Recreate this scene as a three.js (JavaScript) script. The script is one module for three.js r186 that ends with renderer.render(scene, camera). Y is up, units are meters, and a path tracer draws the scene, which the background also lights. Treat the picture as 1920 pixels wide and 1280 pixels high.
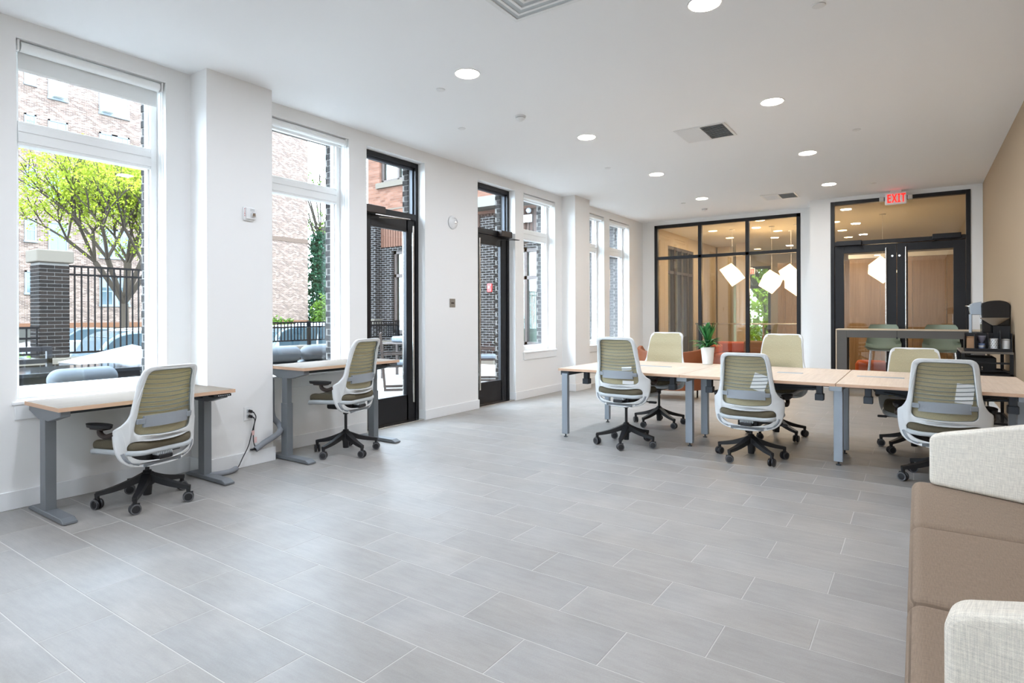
import * as THREE from 'three';
import { RoundedBoxGeometry } from 'three/addons/geometries/RoundedBoxGeometry.js';
import { mergeGeometries, toCreasedNormals } from 'three/addons/utils/BufferGeometryUtils.js';
import { ImprovedNoise } from 'three/addons/math/ImprovedNoise.js';
import { FontLoader } from 'three/addons/loaders/FontLoader.js';
import { TextGeometry } from 'three/addons/geometries/TextGeometry.js';
import { RectAreaLightUniformsLib } from 'three/addons/lights/RectAreaLightUniformsLib.js';

// ---------- camera, sky, exposure ----------
const scene = new THREE.Scene();
const camera = new THREE.PerspectiveCamera(2 * Math.atan(640 / 1113.07) * 180 / Math.PI, 1.5, 0.05, 400);
camera.rotation.order = 'YXZ';
camera.position.set(0, 1.3288, 0);
camera.rotation.set(0, 34.352 * Math.PI / 180, -0.1717 * Math.PI / 180);
camera.setViewOffset(1920, 1280, 0, 50.36, 1920, 1280);
scene.background = new THREE.Color(0.70, 0.87, 1.04);          // an even overcast sky
scene.backgroundIntensity = 13.5;
RectAreaLightUniformsLib.init();
const renderer = new THREE.WebGLRenderer({ antialias: true });
renderer.toneMapping = THREE.LinearToneMapping;
renderer.toneMappingExposure = 1.6;
renderer.shadowMap.enabled = true;
const LAMP_POWER = 168;                                        // radiance of the ceiling downlights
const LOBBY_POWER = 125;

// ---------- helpers ----------
let seed = 12345;
const rnd = () => { seed = (seed + 0x6d2b79f5) | 0; let t = Math.imul(seed ^ (seed >>> 15), 1 | seed); t = (t + Math.imul(t ^ (t >>> 7), 61 | t)) ^ t; return ((t ^ (t >>> 14)) >>> 0) / 4294967296; };
const rr = (a, b) => a + (b - a) * rnd();
const noise = new ImprovedNoise();
const V = (x, y, z) => new THREE.Vector3(x, y, z);
const H = 3.392, WX = -5.149, RX = 0.857;                     // ceiling height, window wall, tan wall

function boxUV(g) {                                           // texture coordinates in metres, by the way a face looks
  const p = g.attributes.position, n = g.attributes.normal, uv = new Float32Array(p.count * 2);
  for (let i = 0; i < p.count; i++) {
    const ax = Math.abs(n.getX(i)), ay = Math.abs(n.getY(i)), az = Math.abs(n.getZ(i));
    if (ay >= ax && ay >= az) { uv[2 * i] = p.getX(i); uv[2 * i + 1] = p.getZ(i); }
    else if (ax >= az) { uv[2 * i] = p.getZ(i); uv[2 * i + 1] = p.getY(i); }
    else { uv[2 * i] = p.getX(i); uv[2 * i + 1] = p.getY(i); }
  }
  g.setAttribute('uv', new THREE.BufferAttribute(uv, 2));
  return g;
}
function flat(g) { const o = g.index ? g.toNonIndexed() : g; for (const k of Object.keys(o.attributes)) if (!['position', 'normal', 'uv'].includes(k)) o.deleteAttribute(k); return o; }
function B(x0, x1, y0, y1, z0, z1, r = 0) {
  const w = Math.abs(x1 - x0), h = Math.abs(y1 - y0), d = Math.abs(z1 - z0);
  const g = r ? new RoundedBoxGeometry(w, h, d, r > 0.012 ? 3 : 1, Math.min(r, w / 2.01, h / 2.01, d / 2.01)) : new THREE.BoxGeometry(w, h, d);
  g.translate((x0 + x1) / 2, (y0 + y1) / 2, (z0 + z1) / 2);
  return boxUV(flat(g));
}
function cyl(r0, r1, h, x, y, z, seg = 20) { const g = new THREE.CylinderGeometry(r1, r0, h, seg); g.translate(x, y + h / 2, z); return flat(g); }
function rod(a, b, r, seg = 10) {                             // a bar between two points
  const d = b.clone().sub(a), g = new THREE.CylinderGeometry(r, r, d.length(), seg);
  g.applyQuaternion(new THREE.Quaternion().setFromUnitVectors(V(0, 1, 0), d.clone().normalize()));
  const m = a.clone().add(b).multiplyScalar(0.5); g.translate(m.x, m.y, m.z); return flat(g);
}
function beam(a, b, w, h) {                                   // a square bar between two points
  const d = b.clone().sub(a), g = new THREE.BoxGeometry(w, h, d.length());
  const q = new THREE.Matrix4().lookAt(b, a, V(0, 1, 0)); g.applyMatrix4(q);
  const m = a.clone().add(b).multiplyScalar(0.5); g.translate(m.x, m.y, m.z); return boxUV(flat(g));
}
function tube(pts, r, seg = 40, rs = 8) { return flat(new THREE.TubeGeometry(new THREE.CatmullRomCurve3(pts), seg, r, rs)); }
function lathe(pts, seg = 32) { return flat(new THREE.LatheGeometry(pts.map((p) => new THREE.Vector2(p[0], p[1])), seg)); }
function move(g, x, y, z, ry = 0) { if (ry) g.rotateY(ry); g.translate(x, y, z); return g; }
function join(gs) { const a = (Array.isArray(gs) ? gs : [gs]).map(flat); for (const g of a) if (!g.attributes.uv) boxUV(g); return a.length === 1 ? a[0] : mergeGeometries(a); }
const used = {};
function numbered(name) { const n = used[name] = (used[name] ?? -1) + 1; return n ? name + '_' + String(n).padStart(3, '0') : name; }
function part(name, gs, m, parent, label) {
  const o = new THREE.Mesh(join(gs), m); o.name = name; o.castShadow = o.receiveShadow = true;
  if (label) o.userData.label = label;
  parent.add(o); return o;
}
function thing(name, label, category, p = [0, 0, 0], ry = 0, group) {
  const o = new THREE.Group(); o.name = numbered(name); o.position.set(...p); o.rotation.y = ry;
  o.userData = { label, category }; if (group) o.userData.group = group; scene.add(o); return o;
}
function tag(o, label, category, group) { o.userData = { label, category }; if (group) o.userData.group = group; return o; }
function one(name, gs, m, label, category, group) { const o = part(numbered(name), gs, m, scene); return tag(o, label, category, group); }
function struct(name, gs, m, parent = scene) { const o = part(parent === scene ? numbered(name) : name, gs, m, parent); if (parent === scene) o.userData.kind = 'structure'; return o; }
function structGroup(name) { const o = new THREE.Group(); o.name = numbered(name); o.userData.kind = 'structure'; scene.add(o); return o; }
function copy(o, p, ry, label) { const c = o.clone(); c.name = numbered(o.name.replace(/_\d{3}$/, '')); c.userData = { ...o.userData }; if (label) c.userData.label = label; c.position.set(...p); if (ry !== undefined) c.rotation.y = ry; scene.add(c); return c; }

function each(name, arr, m, parent, label) { return arr.map((g) => part(name, g, m, parent, label)); }

// ---------- textures ----------
function tex(size, f, srgb = true, rep = 1) {
  const d = new Uint8Array(size * size * 4);
  for (let y = 0; y < size; y++) for (let x = 0; x < size; x++) { const c = f(x / size, y / size), i = (y * size + x) * 4; d[i] = c[0]; d[i + 1] = c[1]; d[i + 2] = c[2]; d[i + 3] = 255; }
  const t = new THREE.DataTexture(d, size, size); t.wrapS = t.wrapT = THREE.RepeatWrapping; t.magFilter = THREE.LinearFilter; t.minFilter = THREE.LinearMipmapLinearFilter; t.generateMipmaps = true;
  if (srgb) t.colorSpace = THREE.SRGBColorSpace; t.repeat.set(rep, rep); t.needsUpdate = true; return t;
}
function pn(u, v, f, z = 0) {                                 // noise that repeats with the unit square
  const a = noise.noise(u * f, v * f, z), b = noise.noise((u - 1) * f, v * f, z), c = noise.noise(u * f, (v - 1) * f, z), d = noise.noise((u - 1) * f, (v - 1) * f, z);
  const s = u, t = v; return (a * (1 - s) + b * s) * (1 - t) + (c * (1 - s) + d * s) * t;
}
const cl = (v) => Math.max(0, Math.min(255, v));
const tileTex = tex(1024, (u, v) => {                         // 2.6 m of porcelain, streaks along u
  const a = pn(u, v, 7) * 16 + pn(u, v, 19, 3) * 9 + noise.noise(u * 14, v * 90, 5) * 5 + noise.noise(u * 40, v * 300, 9) * 4 + (rnd() - 0.5) * 7;
  const w = pn(u, v, 5, 11) * 7; return [cl(156 + a + w * 0.6), cl(152 + a), cl(147 + a - w * 0.7)];
});
const weave = tex(256, (u, v) => { const t = (Math.sin(u * 402) * 0.5 + Math.sin(v * 402) * 0.5) * 8 + noise.noise(u * 60, v * 6, 1) * 16 + noise.noise(u * 6, v * 60, 4) * 16 + (rnd() - 0.5) * 20; return [cl(235 + t), cl(233 + t), cl(230 + t)]; });
const weaveBump = tex(256, (u, v) => { const t = 128 + Math.sin(u * 402) * 40 + Math.sin(v * 402) * 40 + (rnd() - 0.5) * 60; return [cl(t), cl(t), cl(t)]; }, false);
const woodTex = (r, g, b, k) => tex(512, (u, v) => {          // straight grain along v
  const q = noise.noise(u * 26, v * 1.3, 2) * 12 + noise.noise(u * 90, v * 3, 6) * 9 + noise.noise(u * 240, v * 8, 8) * 6 + noise.noise(u * 5, v * 0.6, 3) * 10; return [cl(r + q * k), cl(g + q * k * 1.05), cl(b + q * k * 1.1)];
});
function brickTex(cols, mortar, nu, nv, jitter) {             // nu bricks across, nv courses up; for far facades only
  const N = 512, tone = []; for (let i = 0; i < nu * nv * 2; i++) tone.push([Math.floor(rnd() * cols.length), (rnd() - 0.5) * jitter]);
  return tex(N, (u, v) => {
    const r = Math.floor(v * nv), fv = v * nv - r, uu = u * nu + (r % 2) * 0.5, c = Math.floor(uu) % nu, fu = uu - Math.floor(uu);
    if (fv < 0.14 || fu < 0.06) return mortar;
    const t = tone[r * nu + c], k = cols[t[0]]; return [cl(k[0] + t[1]), cl(k[1] + t[1]), cl(k[2] + t[1])];
  });
}

// ---------- materials ----------
const M = {};
const S = (name, color, roughness = 0.6, o = {}) => { const m = new THREE.MeshPhysicalMaterial({ color, roughness, ...o }); m.name = name; M[name] = m; return m; };
function rep(t, s, sy = s) { const c = t.clone(); c.repeat.set(s, sy); c.needsUpdate = true; return c; }
const wallBump = tex(256, () => { const t = 118 + rnd() * 20; return [t, t, t]; }, false);
S('wallPaint', 0xf2f1ef, 0.75, { bumpMap: rep(wallBump, 3), bumpScale: 0.0006 });
S('ceilingPaint', 0xfafafa, 0.85);
S('trimWhite', 0xf0f1f1, 0.4);
S('winWhite', 0xf1f1ef, 0.35);
S('tanWall', 0xa8937a, 0.8, { bumpMap: rep(wallBump, 3), bumpScale: 0.0008 });
S('grout', 0xc4c1bc, 0.9);
S('blackMetal', 0x17171a, 0.38, { metalness: 0.25 });
S('blackMatte', 0x141415, 0.6);
S('bronze', 0x3a302b, 0.42, { metalness: 0.3 });
S('steel', 0xd3d0cb, 0.25, { metalness: 1 });
S('chrome', 0xe6e6e6, 0.1, { metalness: 1 });
S('glass', 0xffffff, 0, { transmission: 1, thickness: 0, ior: 1.4 });
S('roomGlass', 0xf7f3ea, 0, { transmission: 1, thickness: 0, ior: 1.85 });
S('greenGlass', 0xd7e8e0, 0, { transmission: 1, thickness: 0, ior: 1.7 });
S('shade', 0xeeeeec, 0.9, { transmission: 0.15, thickness: 0 });
S('rollerWhite', 0xf2f2f0, 0.6);
S('deskGrey', 0x7b7f83, 0.45, { metalness: 0.25 });
S('silver', 0xa9b2bb, 0.38, { metalness: 0.55 });
S('darkSteel', 0x4a5057, 0.5, { metalness: 0.3 });
S('ashTop', 0xffffff, 0.42, { map: rep(woodTex(226, 206, 186, 0.75), 1.2) });
S('deskTop', 0x8e8e8e, 0.7, { specularIntensity: 0.3, map: M.ashTop.map });  // darker copy of the ashTop wood, offsetting the strong window light
S('ashEdge', 0xd0ac90, 0.6);
S('chairWhite', 0xe0e1e0, 0.42);
S('chairGrey', 0x8f9499, 0.55);
S('chairPale', 0xbfc4c6, 0.45);
S('olive', 0x6e6653, 0.95, { map: rep(weave, 8), bumpMap: rep(weaveBump, 10), bumpScale: 0.0008 });
S('oliveMesh', 0xd8cfac, 0.9, { map: rep(weave, 10), transmission: 0.32, thickness: 0 });
S('strap', 0x6f7674, 0.6);
S('plasticBlack', 0x1b1b1d, 0.45);
S('wheel', 0x242427, 0.35);
S('wheelRim', 0x5a5a5c, 0.4);
S('paper', 0xf6f6f4, 0.8);
S('sofaTan', 0xa08c7a, 0.95, { map: rep(weave, 5), bumpMap: rep(weaveBump, 8), bumpScale: 0.001, sheen: 0.3, sheenRoughness: 0.6 });
S('sofaCream', 0xf8f2e6, 0.95, { map: rep(weave, 4), bumpMap: rep(weaveBump, 7), bumpScale: 0.001 });
S('felt', 0x8d9095, 1);
S('oak', 0xffffff, 0.5, { map: rep(woodTex(158, 130, 98, 1.3), 1.1, 0.8) });
S('barGrey', 0x5c5853, 0.55);
S('barTop', 0xcbb9a2, 0.45);
S('stoolGreen', 0x86917f, 0.5);
S('leather', 0x8a4a26, 0.5);
S('coral', 0xc0654a, 0.85);
S('lobbyCeil', 0xdad5c6, 0.85);
S('lobbyWall', 0xb8aa94, 0.8);
S('lobbyFloor', 0x9a8c78, 0.4);
S('pot', 0xe4e4e2, 0.5);
S('leafGreen', 0x2f7d3c, 0.5, { side: THREE.DoubleSide, transmission: 0.2, thickness: 0 });
S('redPlastic', 0xc92a2a, 0.5);
S('whitePlastic', 0xececeb, 0.4);
S('darkBrick', 0x171514, 0.85, { specularIntensity: 0.1 });  // outdoor masonry tones set darker than true, offsetting the bright sky
S('darkBrickWarm', 0x1d1917, 0.85, { specularIntensity: 0.1 });
S('mortar', 0x625f5b, 0.95, { specularIntensity: 0.1 });
S('stoneCap', 0x544e46, 0.8, { specularIntensity: 0.1 });
S('lampGlow', 0xffffff, 0.5, { emissive: 0xfff3e2, emissiveIntensity: 14 });
S('lobbyGlow', 0xffffff, 0.5, { emissive: 0xffdfae, emissiveIntensity: 12 });
S('pendantGlow', 0xfff2dc, 0.6, { emissive: 0xffe0b2, emissiveIntensity: 4 });
S('exitRed', 0xff3a30, 0.5, { emissive: 0xff1e14, emissiveIntensity: 0.9 });
// ---------- floor of single tiles ----------
{
  const T = 0.28346, L = 0.65122, Z0 = -2.6018, gap = 0.0036, X0 = WX - 0.06, X1 = RX + 0.02;
  const floor = structGroup('floor');
  struct('grout_bed', B(WX - 0.28, RX + 0.15, -0.16, -0.0009, -12.92, 4.1), M.grout, floor);
  const mats = [0, 1, 2, 3, 4].map((i) => S('tile' + i, new THREE.Color().setScalar(0.945 + 0.018 * i), 0.5, { map: tileTex, clearcoat: 0.18, clearcoatRoughness: 0.35 }));
  const shapes = [];
  function tileShape(w, d, uo, vo) {                           // a slab top with a tiny bevelled rim
    const a = w / 2, b = d / 2, e = 0.0012, p = [], q = (A, Bv, C, D) => p.push(...A, ...Bv, ...C, ...A, ...C, ...D);
    const t = [[-a + e, 0, -b + e], [-a + e, 0, b - e], [a - e, 0, b - e], [a - e, 0, -b + e]], l = [[-a, -e, -b], [-a, -e, b], [a, -e, b], [a, -e, -b]], m = l.map((k) => [k[0], -0.008, k[2]]);
    q(t[0], t[1], t[2], t[3]); for (let i = 0; i < 4; i++) { const j = (i + 1) % 4; q(l[i], l[j], t[j], t[i]); q(m[i], m[j], l[j], l[i]); }
    const g = new THREE.BufferGeometry(); g.setAttribute('position', new THREE.Float32BufferAttribute(p, 3)); g.computeVertexNormals();
    const uv = []; for (let i = 0; i < p.length; i += 3) uv.push((p[i] + uo) / 2.6, (p[i + 2] + vo) / 2.6);
    g.setAttribute('uv', new THREE.Float32BufferAttribute(uv, 2)); return g;
  }
  for (let i = 0; i < 16; i++) shapes.push(tileShape(L - gap, T - gap, rr(0, 2.6), rr(0, 2.6)));
  const cells = [];
  for (let k = -37; k < 24; k++) {
    const z = Z0 + (k + 0.5) * T; let x = -1.985 - 0.32561 * k; while (x > X0) x -= L;
    for (; x < X1; x += L) { const a = Math.max(x, X0), b = Math.min(x + L, X1); if (b - a > 0.03 && z > -12.9 && z < 4) cells.push([(a + b) / 2, z, b - a]); }
  }
  const fw = V(-Math.sin(0.59956), 0, -Math.cos(0.59956)), rt = V(Math.cos(0.59956), 0, -Math.sin(0.59956));
  const seen = (c) => { const f = c[0] * fw.x + c[1] * fw.z, s = c[0] * rt.x + c[1] * rt.z; return f > 1.9 && Math.abs(s) < f * 0.8626 + 0.2; };
  cells.forEach((c) => { c.push(seen(c) ? Math.hypot(c[0], c[1]) : 99); });
  cells.sort((a, b) => a[3] - b[3]);
  const rest = mats.map(() => []);
  cells.forEach((c, i) => {
    const full = Math.abs(c[2] - L) < 0.001, g = full ? shapes[Math.floor(rnd() * 16)] : tileShape(c[2] - gap, T - gap, rr(0, 2.6), rr(0, 2.6)), mi = Math.floor(rnd() * 5);
    if (i < 300) { const o = new THREE.Mesh(g, mats[mi]); o.name = 'tile'; o.position.set(c[0], 0, c[1]); o.rotation.y = full && rnd() < 0.5 ? Math.PI : 0; o.receiveShadow = true; floor.add(o); }
    else { const h = g.clone(); h.translate(c[0], 0, c[1]); rest[mi].push(h); }
  });
  const all = rest.flat(); if (all.length) { const o = part('tile_field', all, mats[2], floor); o.userData.kind = 'stuff'; }
}

// ---------- walls with openings ----------
const WIN = [[-1.458, -2.450], [-3.380, -4.372], [-7.866, -8.855], [-9.800, -10.790], [-11.040, -12.037]];
const DOOR = [[-4.624, -5.585], [-6.679, -7.625]];
const SILL = 0.735, HEAD = 3.262, DHEAD = 3.25;
{
  const ops = [...WIN.map((w) => [w[0], w[1], SILL, HEAD]), ...DOOR.map((d) => [d[0], d[1], 0, DHEAD])].sort((a, b) => b[0] - a[0]);
  const seg = (x0, x1, inset) => {
    const gs = []; let z = 4.1;
    for (const [a, b, y0, y1] of ops) { const A = a - inset, Bz = b + inset; gs.push(B(x0, x1, -0.1, H + 0.1, A, z)); if (y0 > 0) gs.push(B(x0, x1, -0.1, y0 + inset, Bz, A)); gs.push(B(x0, x1, y1 - inset, H + 0.1, Bz, A)); z = Bz; }
    gs.push(B(x0, x1, -0.1, H + 0.1, -12.95, z)); return gs;
  };
  struct('wall_left', seg(WX, WX - 0.251, 0), M.wallPaint);
  const ext = struct('wall_exterior', seg(WX - 0.252, WX - 0.36, 0.03), M.mortar);
  ext.userData.kind = 'structure';
  // dark bricks lining the far side of each outer opening, one by one
  const br = [B(-0.049, 0.049, -0.029, 0.029, -0.006, 0.006, 0.003), B(-0.034, 0.034, -0.029, 0.029, -0.006, 0.006, 0.003)];
  [[0, 0], [1, 0], [2, 0], [3, 0], [4, 0], [-1, 0], [-2, 1]].forEach(([i, d], n) => {
    const o = i >= 0 ? WIN[i] : DOOR[n - 5], y0 = i >= 0 ? 0.77 : 0.02, y1 = i >= 0 ? 3.22 : 3.2, many = i < 0 || i === 1 || i === 2;
    const pile = [];
    for (let y = y0 + 0.03, k = 0; y < y1; y += 0.0677, k++) {
      const g = br[k % 2], x = WX - 0.306 + (k % 2 ? 0.014 : 0), z = o[1] + 0.033;
      if (many) { const b = new THREE.Mesh(g, k % 3 ? M.darkBrick : M.darkBrickWarm); b.name = 'brick'; b.position.set(x, y, z); b.castShadow = b.receiveShadow = true; ext.add(b); }
      else pile.push(move(g.clone(), x, y, z));
    }
    if (pile.length) { const p = part('brick_jamb', pile, M.darkBrick, ext); p.userData.kind = 'stuff'; }
  });
  // square columns standing out of the window wall
  struct('column_1', B(WX - 0.02, -4.89, -0.05, H + 0.05, -2.65, -3.262, 0.006), M.wallPaint);
  struct('column_2', B(WX - 0.02, -4.885, -0.05, H + 0.05, -9.09, -9.64, 0.006), M.wallPaint);
  // skirting
  const bb = (x0, x1, z0, z1) => B(x0, x1, 0, 0.125, z0, z1, 0.004), t = 0.016, w = WX, gs = [];
  for (const [a, b] of [[4, -2.634], [-3.278, -4.60], [-5.585, -6.679], [-7.625, -9.074], [-9.656, -12.8]]) gs.push(bb(w, w + t, a, b));
  gs.push(bb(w, -4.874, -2.634, -2.65), bb(-4.89, -4.874, -2.65, -3.262), bb(w, -4.874, -3.262, -3.278), bb(w, -4.869, -9.074, -9.09), bb(-4.885, -4.869, -9.09, -9.64), bb(w, -4.869, -9.64, -9.656));
  gs.push(bb(w - 0.1, w + t, -5.572, -5.585), bb(w - 0.1, w + t, -6.679, -6.692), bb(w - 0.1, w + t, -7.612, -7.625));
  struct('baseboard_left', gs, M.trimWhite);
  struct('baseboard_end', [B(-1.62, -1.285, 0, 0.125, -12, -11.984, 0.004), B(0.703, RX, 0, 0.125, -12, -11.984, 0.004), B(WX, -4.87, 0, 0.125, -12.8, -12.784, 0.004)], M.trimWhite);
  struct('baseboard_right', B(RX - 0.016, RX, 0, 0.125, 4, -12, 0.004), M.trimWhite);
  struct('ceiling', B(WX - 0.3, RX + 0.2, H, H + 0.25, -12.98, 4.2), M.ceilingPaint);
  struct('wall_right', B(RX, RX + 0.15, -0.1, H + 0.05, 4.15, -12.0), M.tanWall);
  struct('wall_back', [B(WX - 0.3, -1.12, -0.1, H + 0.05, 4.05, 4.25), B(-0.36, RX + 0.15, -0.1, H + 0.05, 4.05, 4.25), B(-1.12, -0.36, -0.1, SILL, 4.05, 4.25), B(-1.12, -0.36, HEAD, H + 0.05, 4.05, 4.25)], M.wallPaint);
  [[-1.12, -0.36]].forEach(([a, b], i) => {       // added unseen window, lets daylight in from behind the camera
    const w = structGroup('window_' + (10 + i)); struct('window_frame', [B(a, a + 0.05, SILL, HEAD, 4.1, 4.2), B(b - 0.05, b, SILL, HEAD, 4.1, 4.2), B(a, b, HEAD - 0.05, HEAD, 4.1, 4.2), B(a, b, SILL, SILL + 0.08, 4.1, 4.2), B(a, b, 2.55, 2.72, 4.1, 4.2)], M.winWhite, w); struct('pane', B(a + 0.05, b - 0.05, SILL + 0.08, HEAD - 0.05, 4.146, 4.154), M.glass, w);
  });
  struct('wall_end', [
    B(WX - 0.2, -4.87, -0.1, H + 0.05, -12.8, -12.92), B(-1.893, -1.62, -0.1, H + 0.05, -12.8, -12.92), B(-4.87, -1.893, 3.305, H + 0.05, -12.8, -12.92),
    B(-1.62, -1.5, -0.1, H + 0.05, -12.0, -12.92), B(-1.5, -1.285, -0.1, H + 0.05, -12.0, -12.14), B(0.703, RX + 0.15, -0.1, H + 0.05, -12.0, -12.14), B(-1.285, 0.703, 3.318, H + 0.05, -12.0, -12.14)], M.wallPaint);
}

// ---------- windows of the window wall ----------
WIN.forEach(([a, b], i) => {
  const w = structGroup('window_' + (i + 1)), x0 = -5.30, x1 = -5.40, s = 0.05;
  struct('window_frame', [B(x0, x1, SILL, HEAD, a, a - s, 0.004), B(x0, x1, SILL, HEAD, b, b + s, 0.004), B(x0, x1, HEAD - 0.055, HEAD, a - s, b + s, 0.004), B(x0, x1, SILL, SILL + 0.085, a - s, b + s, 0.004),
    B(x0 - 0.03, x1 + 0.015, SILL + 0.085, HEAD - 0.05, b + s, b + s + 0.014), B(x0 - 0.03, x1 + 0.015, SILL + 0.085, HEAD - 0.05, a - s, a - s - 0.014)], M.winWhite, w);
  struct('mullion', [B(x0, x1, 2.555, 2.725, a - s, b + s, 0.005), B(x0 + 0.012, x0, 2.575, 2.64, a - s, b + s, 0.003), B(x0 + 0.006, x0, 2.65, 2.70, a - s, b + s, 0.003)], M.winWhite, w);
  struct('pane', B(-5.384, -5.376, SILL + 0.08, 2.56, a - s, b + s), M.glass, w);
  struct('pane', B(-5.384, -5.376, 2.72, HEAD - 0.05, a - s, b + s), M.glass, w);
  struct('window_sill', B(x0 - 0.02, WX + 0.022, SILL - 0.022, SILL + 0.002, a + 0.03, b - 0.03, 0.006), M.trimWhite, w);
  struct('apron', B(WX, WX + 0.014, SILL - 0.125, SILL - 0.022, a + 0.015, b - 0.015, 0.004), M.trimWhite, w);
});
function blind(i, drop, label) {
  const [a, b] = WIN[i], o = thing('roller_blind', label, 'roller blind', [-5.2, HEAD - 0.042, (a + b) / 2], 0), L = a - b - 0.02;
  const rodZ = (r, l) => { const g = new THREE.CylinderGeometry(r, r, l, 24); g.rotateX(Math.PI / 2); return flat(g); };
  part('roller_tube', rodZ(0.036, L - 0.05), M.rollerWhite, o);
  each('bracket', [B(-0.036, 0.036, -0.04, 0.04, L / 2 - 0.016, L / 2, 0.006), B(-0.036, 0.036, -0.04, 0.04, -L / 2, -L / 2 + 0.016, 0.006)], M.rollerWhite, o);
  if (drop > 0.05) part('shade_fabric', B(-0.037, -0.0355, -drop, 0, -L / 2 + 0.025, L / 2 - 0.025), M.shade, o);
  part('hem_bar', B(-0.041, -0.031, -drop - 0.014, -drop + 0.006, -L / 2 + 0.025, L / 2 - 0.025, 0.004), M.rollerWhite, o);
  const z = -L / 2 + 0.006, lo = i < 2 ? -2.21 : -1.9;
  part('bead_chain', [tube([V(0.034, 0, z), V(0.036, lo * 0.5, z), V(0.03, lo, z), V(0.02, lo - 0.02, z), V(0.01, lo, z), V(0.002, lo * 0.5, z), V(-0.002, 0, z)], 0.0022, 60, 5)], M.chairPale, o);
}
blind(0, 0.145, 'white roller blind partly lowered over the tall window behind the nearest desk');
blind(1, 0.04, 'white roller blind rolled up above the window beside the first black door');
blind(2, 0.04, 'white roller blind rolled up above the window right of the second black door');
blind(3, 0.04, 'white roller blind rolled up above the narrow-looking window just past the second column');
blind(4, 0.04, 'white roller blind rolled up above the last window before the glass partition');

// ---------- black glazed doors of the window wall ----------
DOOR.forEach(([a, b], i) => {
  const d = structGroup('door_' + (i + 1)), x0 = -5.26, x1 = -5.37, f = 0.05, m = M.blackMetal;
  struct('door_frame', [B(x0, x1, 0, DHEAD, a, a - f, 0.003), B(x0, x1, 0, DHEAD, b, b + f, 0.003), B(x0, x1, DHEAD - 0.06, DHEAD, a - f, b + f, 0.003), B(x0, x1, 2.52, 2.60, a - f, b + f, 0.003)], m, d);
  struct('glazing_bead', [B(-5.30, -5.33, 2.60, DHEAD - 0.06, b + f, b + f + 0.02), B(-5.30, -5.33, DHEAD - 0.085, DHEAD - 0.06, a - f, b + f)], M.darkSteel, d);
  struct('transom_pane', B(-5.334, -5.326, 2.6, DHEAD - 0.06, a - f, b + f), M.glass, d);
  const L = a - f - 0.004, R = b + f + 0.004, xl = -5.275, xr = -5.325, st = i ? 0.13 : 0.12;
  const leaf = struct('door_leaf', [B(xl, xr, 0.015, 2.515, L, L - st, 0.003), B(xl, xr, 0.015, 2.515, R, R + st + 0.03, 0.003), B(xl, xr, 2.37, 2.515, L - st, R + st, 0.003), B(xl, xr, 0.015, 0.33, L - st, R + st, 0.003)], m, d);
  struct('pane', B(-5.304, -5.296, 0.33, 2.37, L - st, R + st), M.glass, leaf);
  const hz = i ? L - 0.075 : R + 0.09;
  for (const sx of [1, -1]) struct('pull_handle', [cyl(0.014, 0.014, 2.2, -5.3 + sx * 0.085, 0.24, hz, 16), rod(V(-5.3 + sx * 0.02, 0.5, hz), V(-5.3 + sx * 0.085, 0.5, hz), 0.009), rod(V(-5.3 + sx * 0.02, 2.2, hz), V(-5.3 + sx * 0.085, 2.2, hz), 0.009)], M.steel, leaf);
  struct('threshold', B(WX - 0.005, x1, 0, 0.014, a - 0.004, b + 0.004, 0.004), M.steel, d);
  const ca = i ? b + 0.02 : a - 0.02, cb = i ? b + 0.30 : a - 0.33;
  struct('door_closer', [B(x0, x0 + 0.075, 2.515, 2.605, ca, cb, 0.008)], M.bronze, d);
  const mid = (ca + cb) / 2, far = i ? b + 0.02 : (a + b) / 2 - 0.16;
  struct('closer_arm', i ? [beam(V(-5.2, 2.50, mid + 0.05), V(-5.05, 2.47, b + 0.03), 0.022, 0.008), beam(V(-5.05, 2.47, b + 0.03), V(-5.24, 2.46, mid + 0.18), 0.022, 0.008)] : [beam(V(-5.2, 2.5, mid), V(-5.1, 2.49, far), 0.024, 0.008), beam(V(-5.1, 2.49, far), V(-5.25, 2.48, mid - 0.1), 0.024, 0.008)], i ? M.blackMetal : M.steel, d);
});

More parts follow.
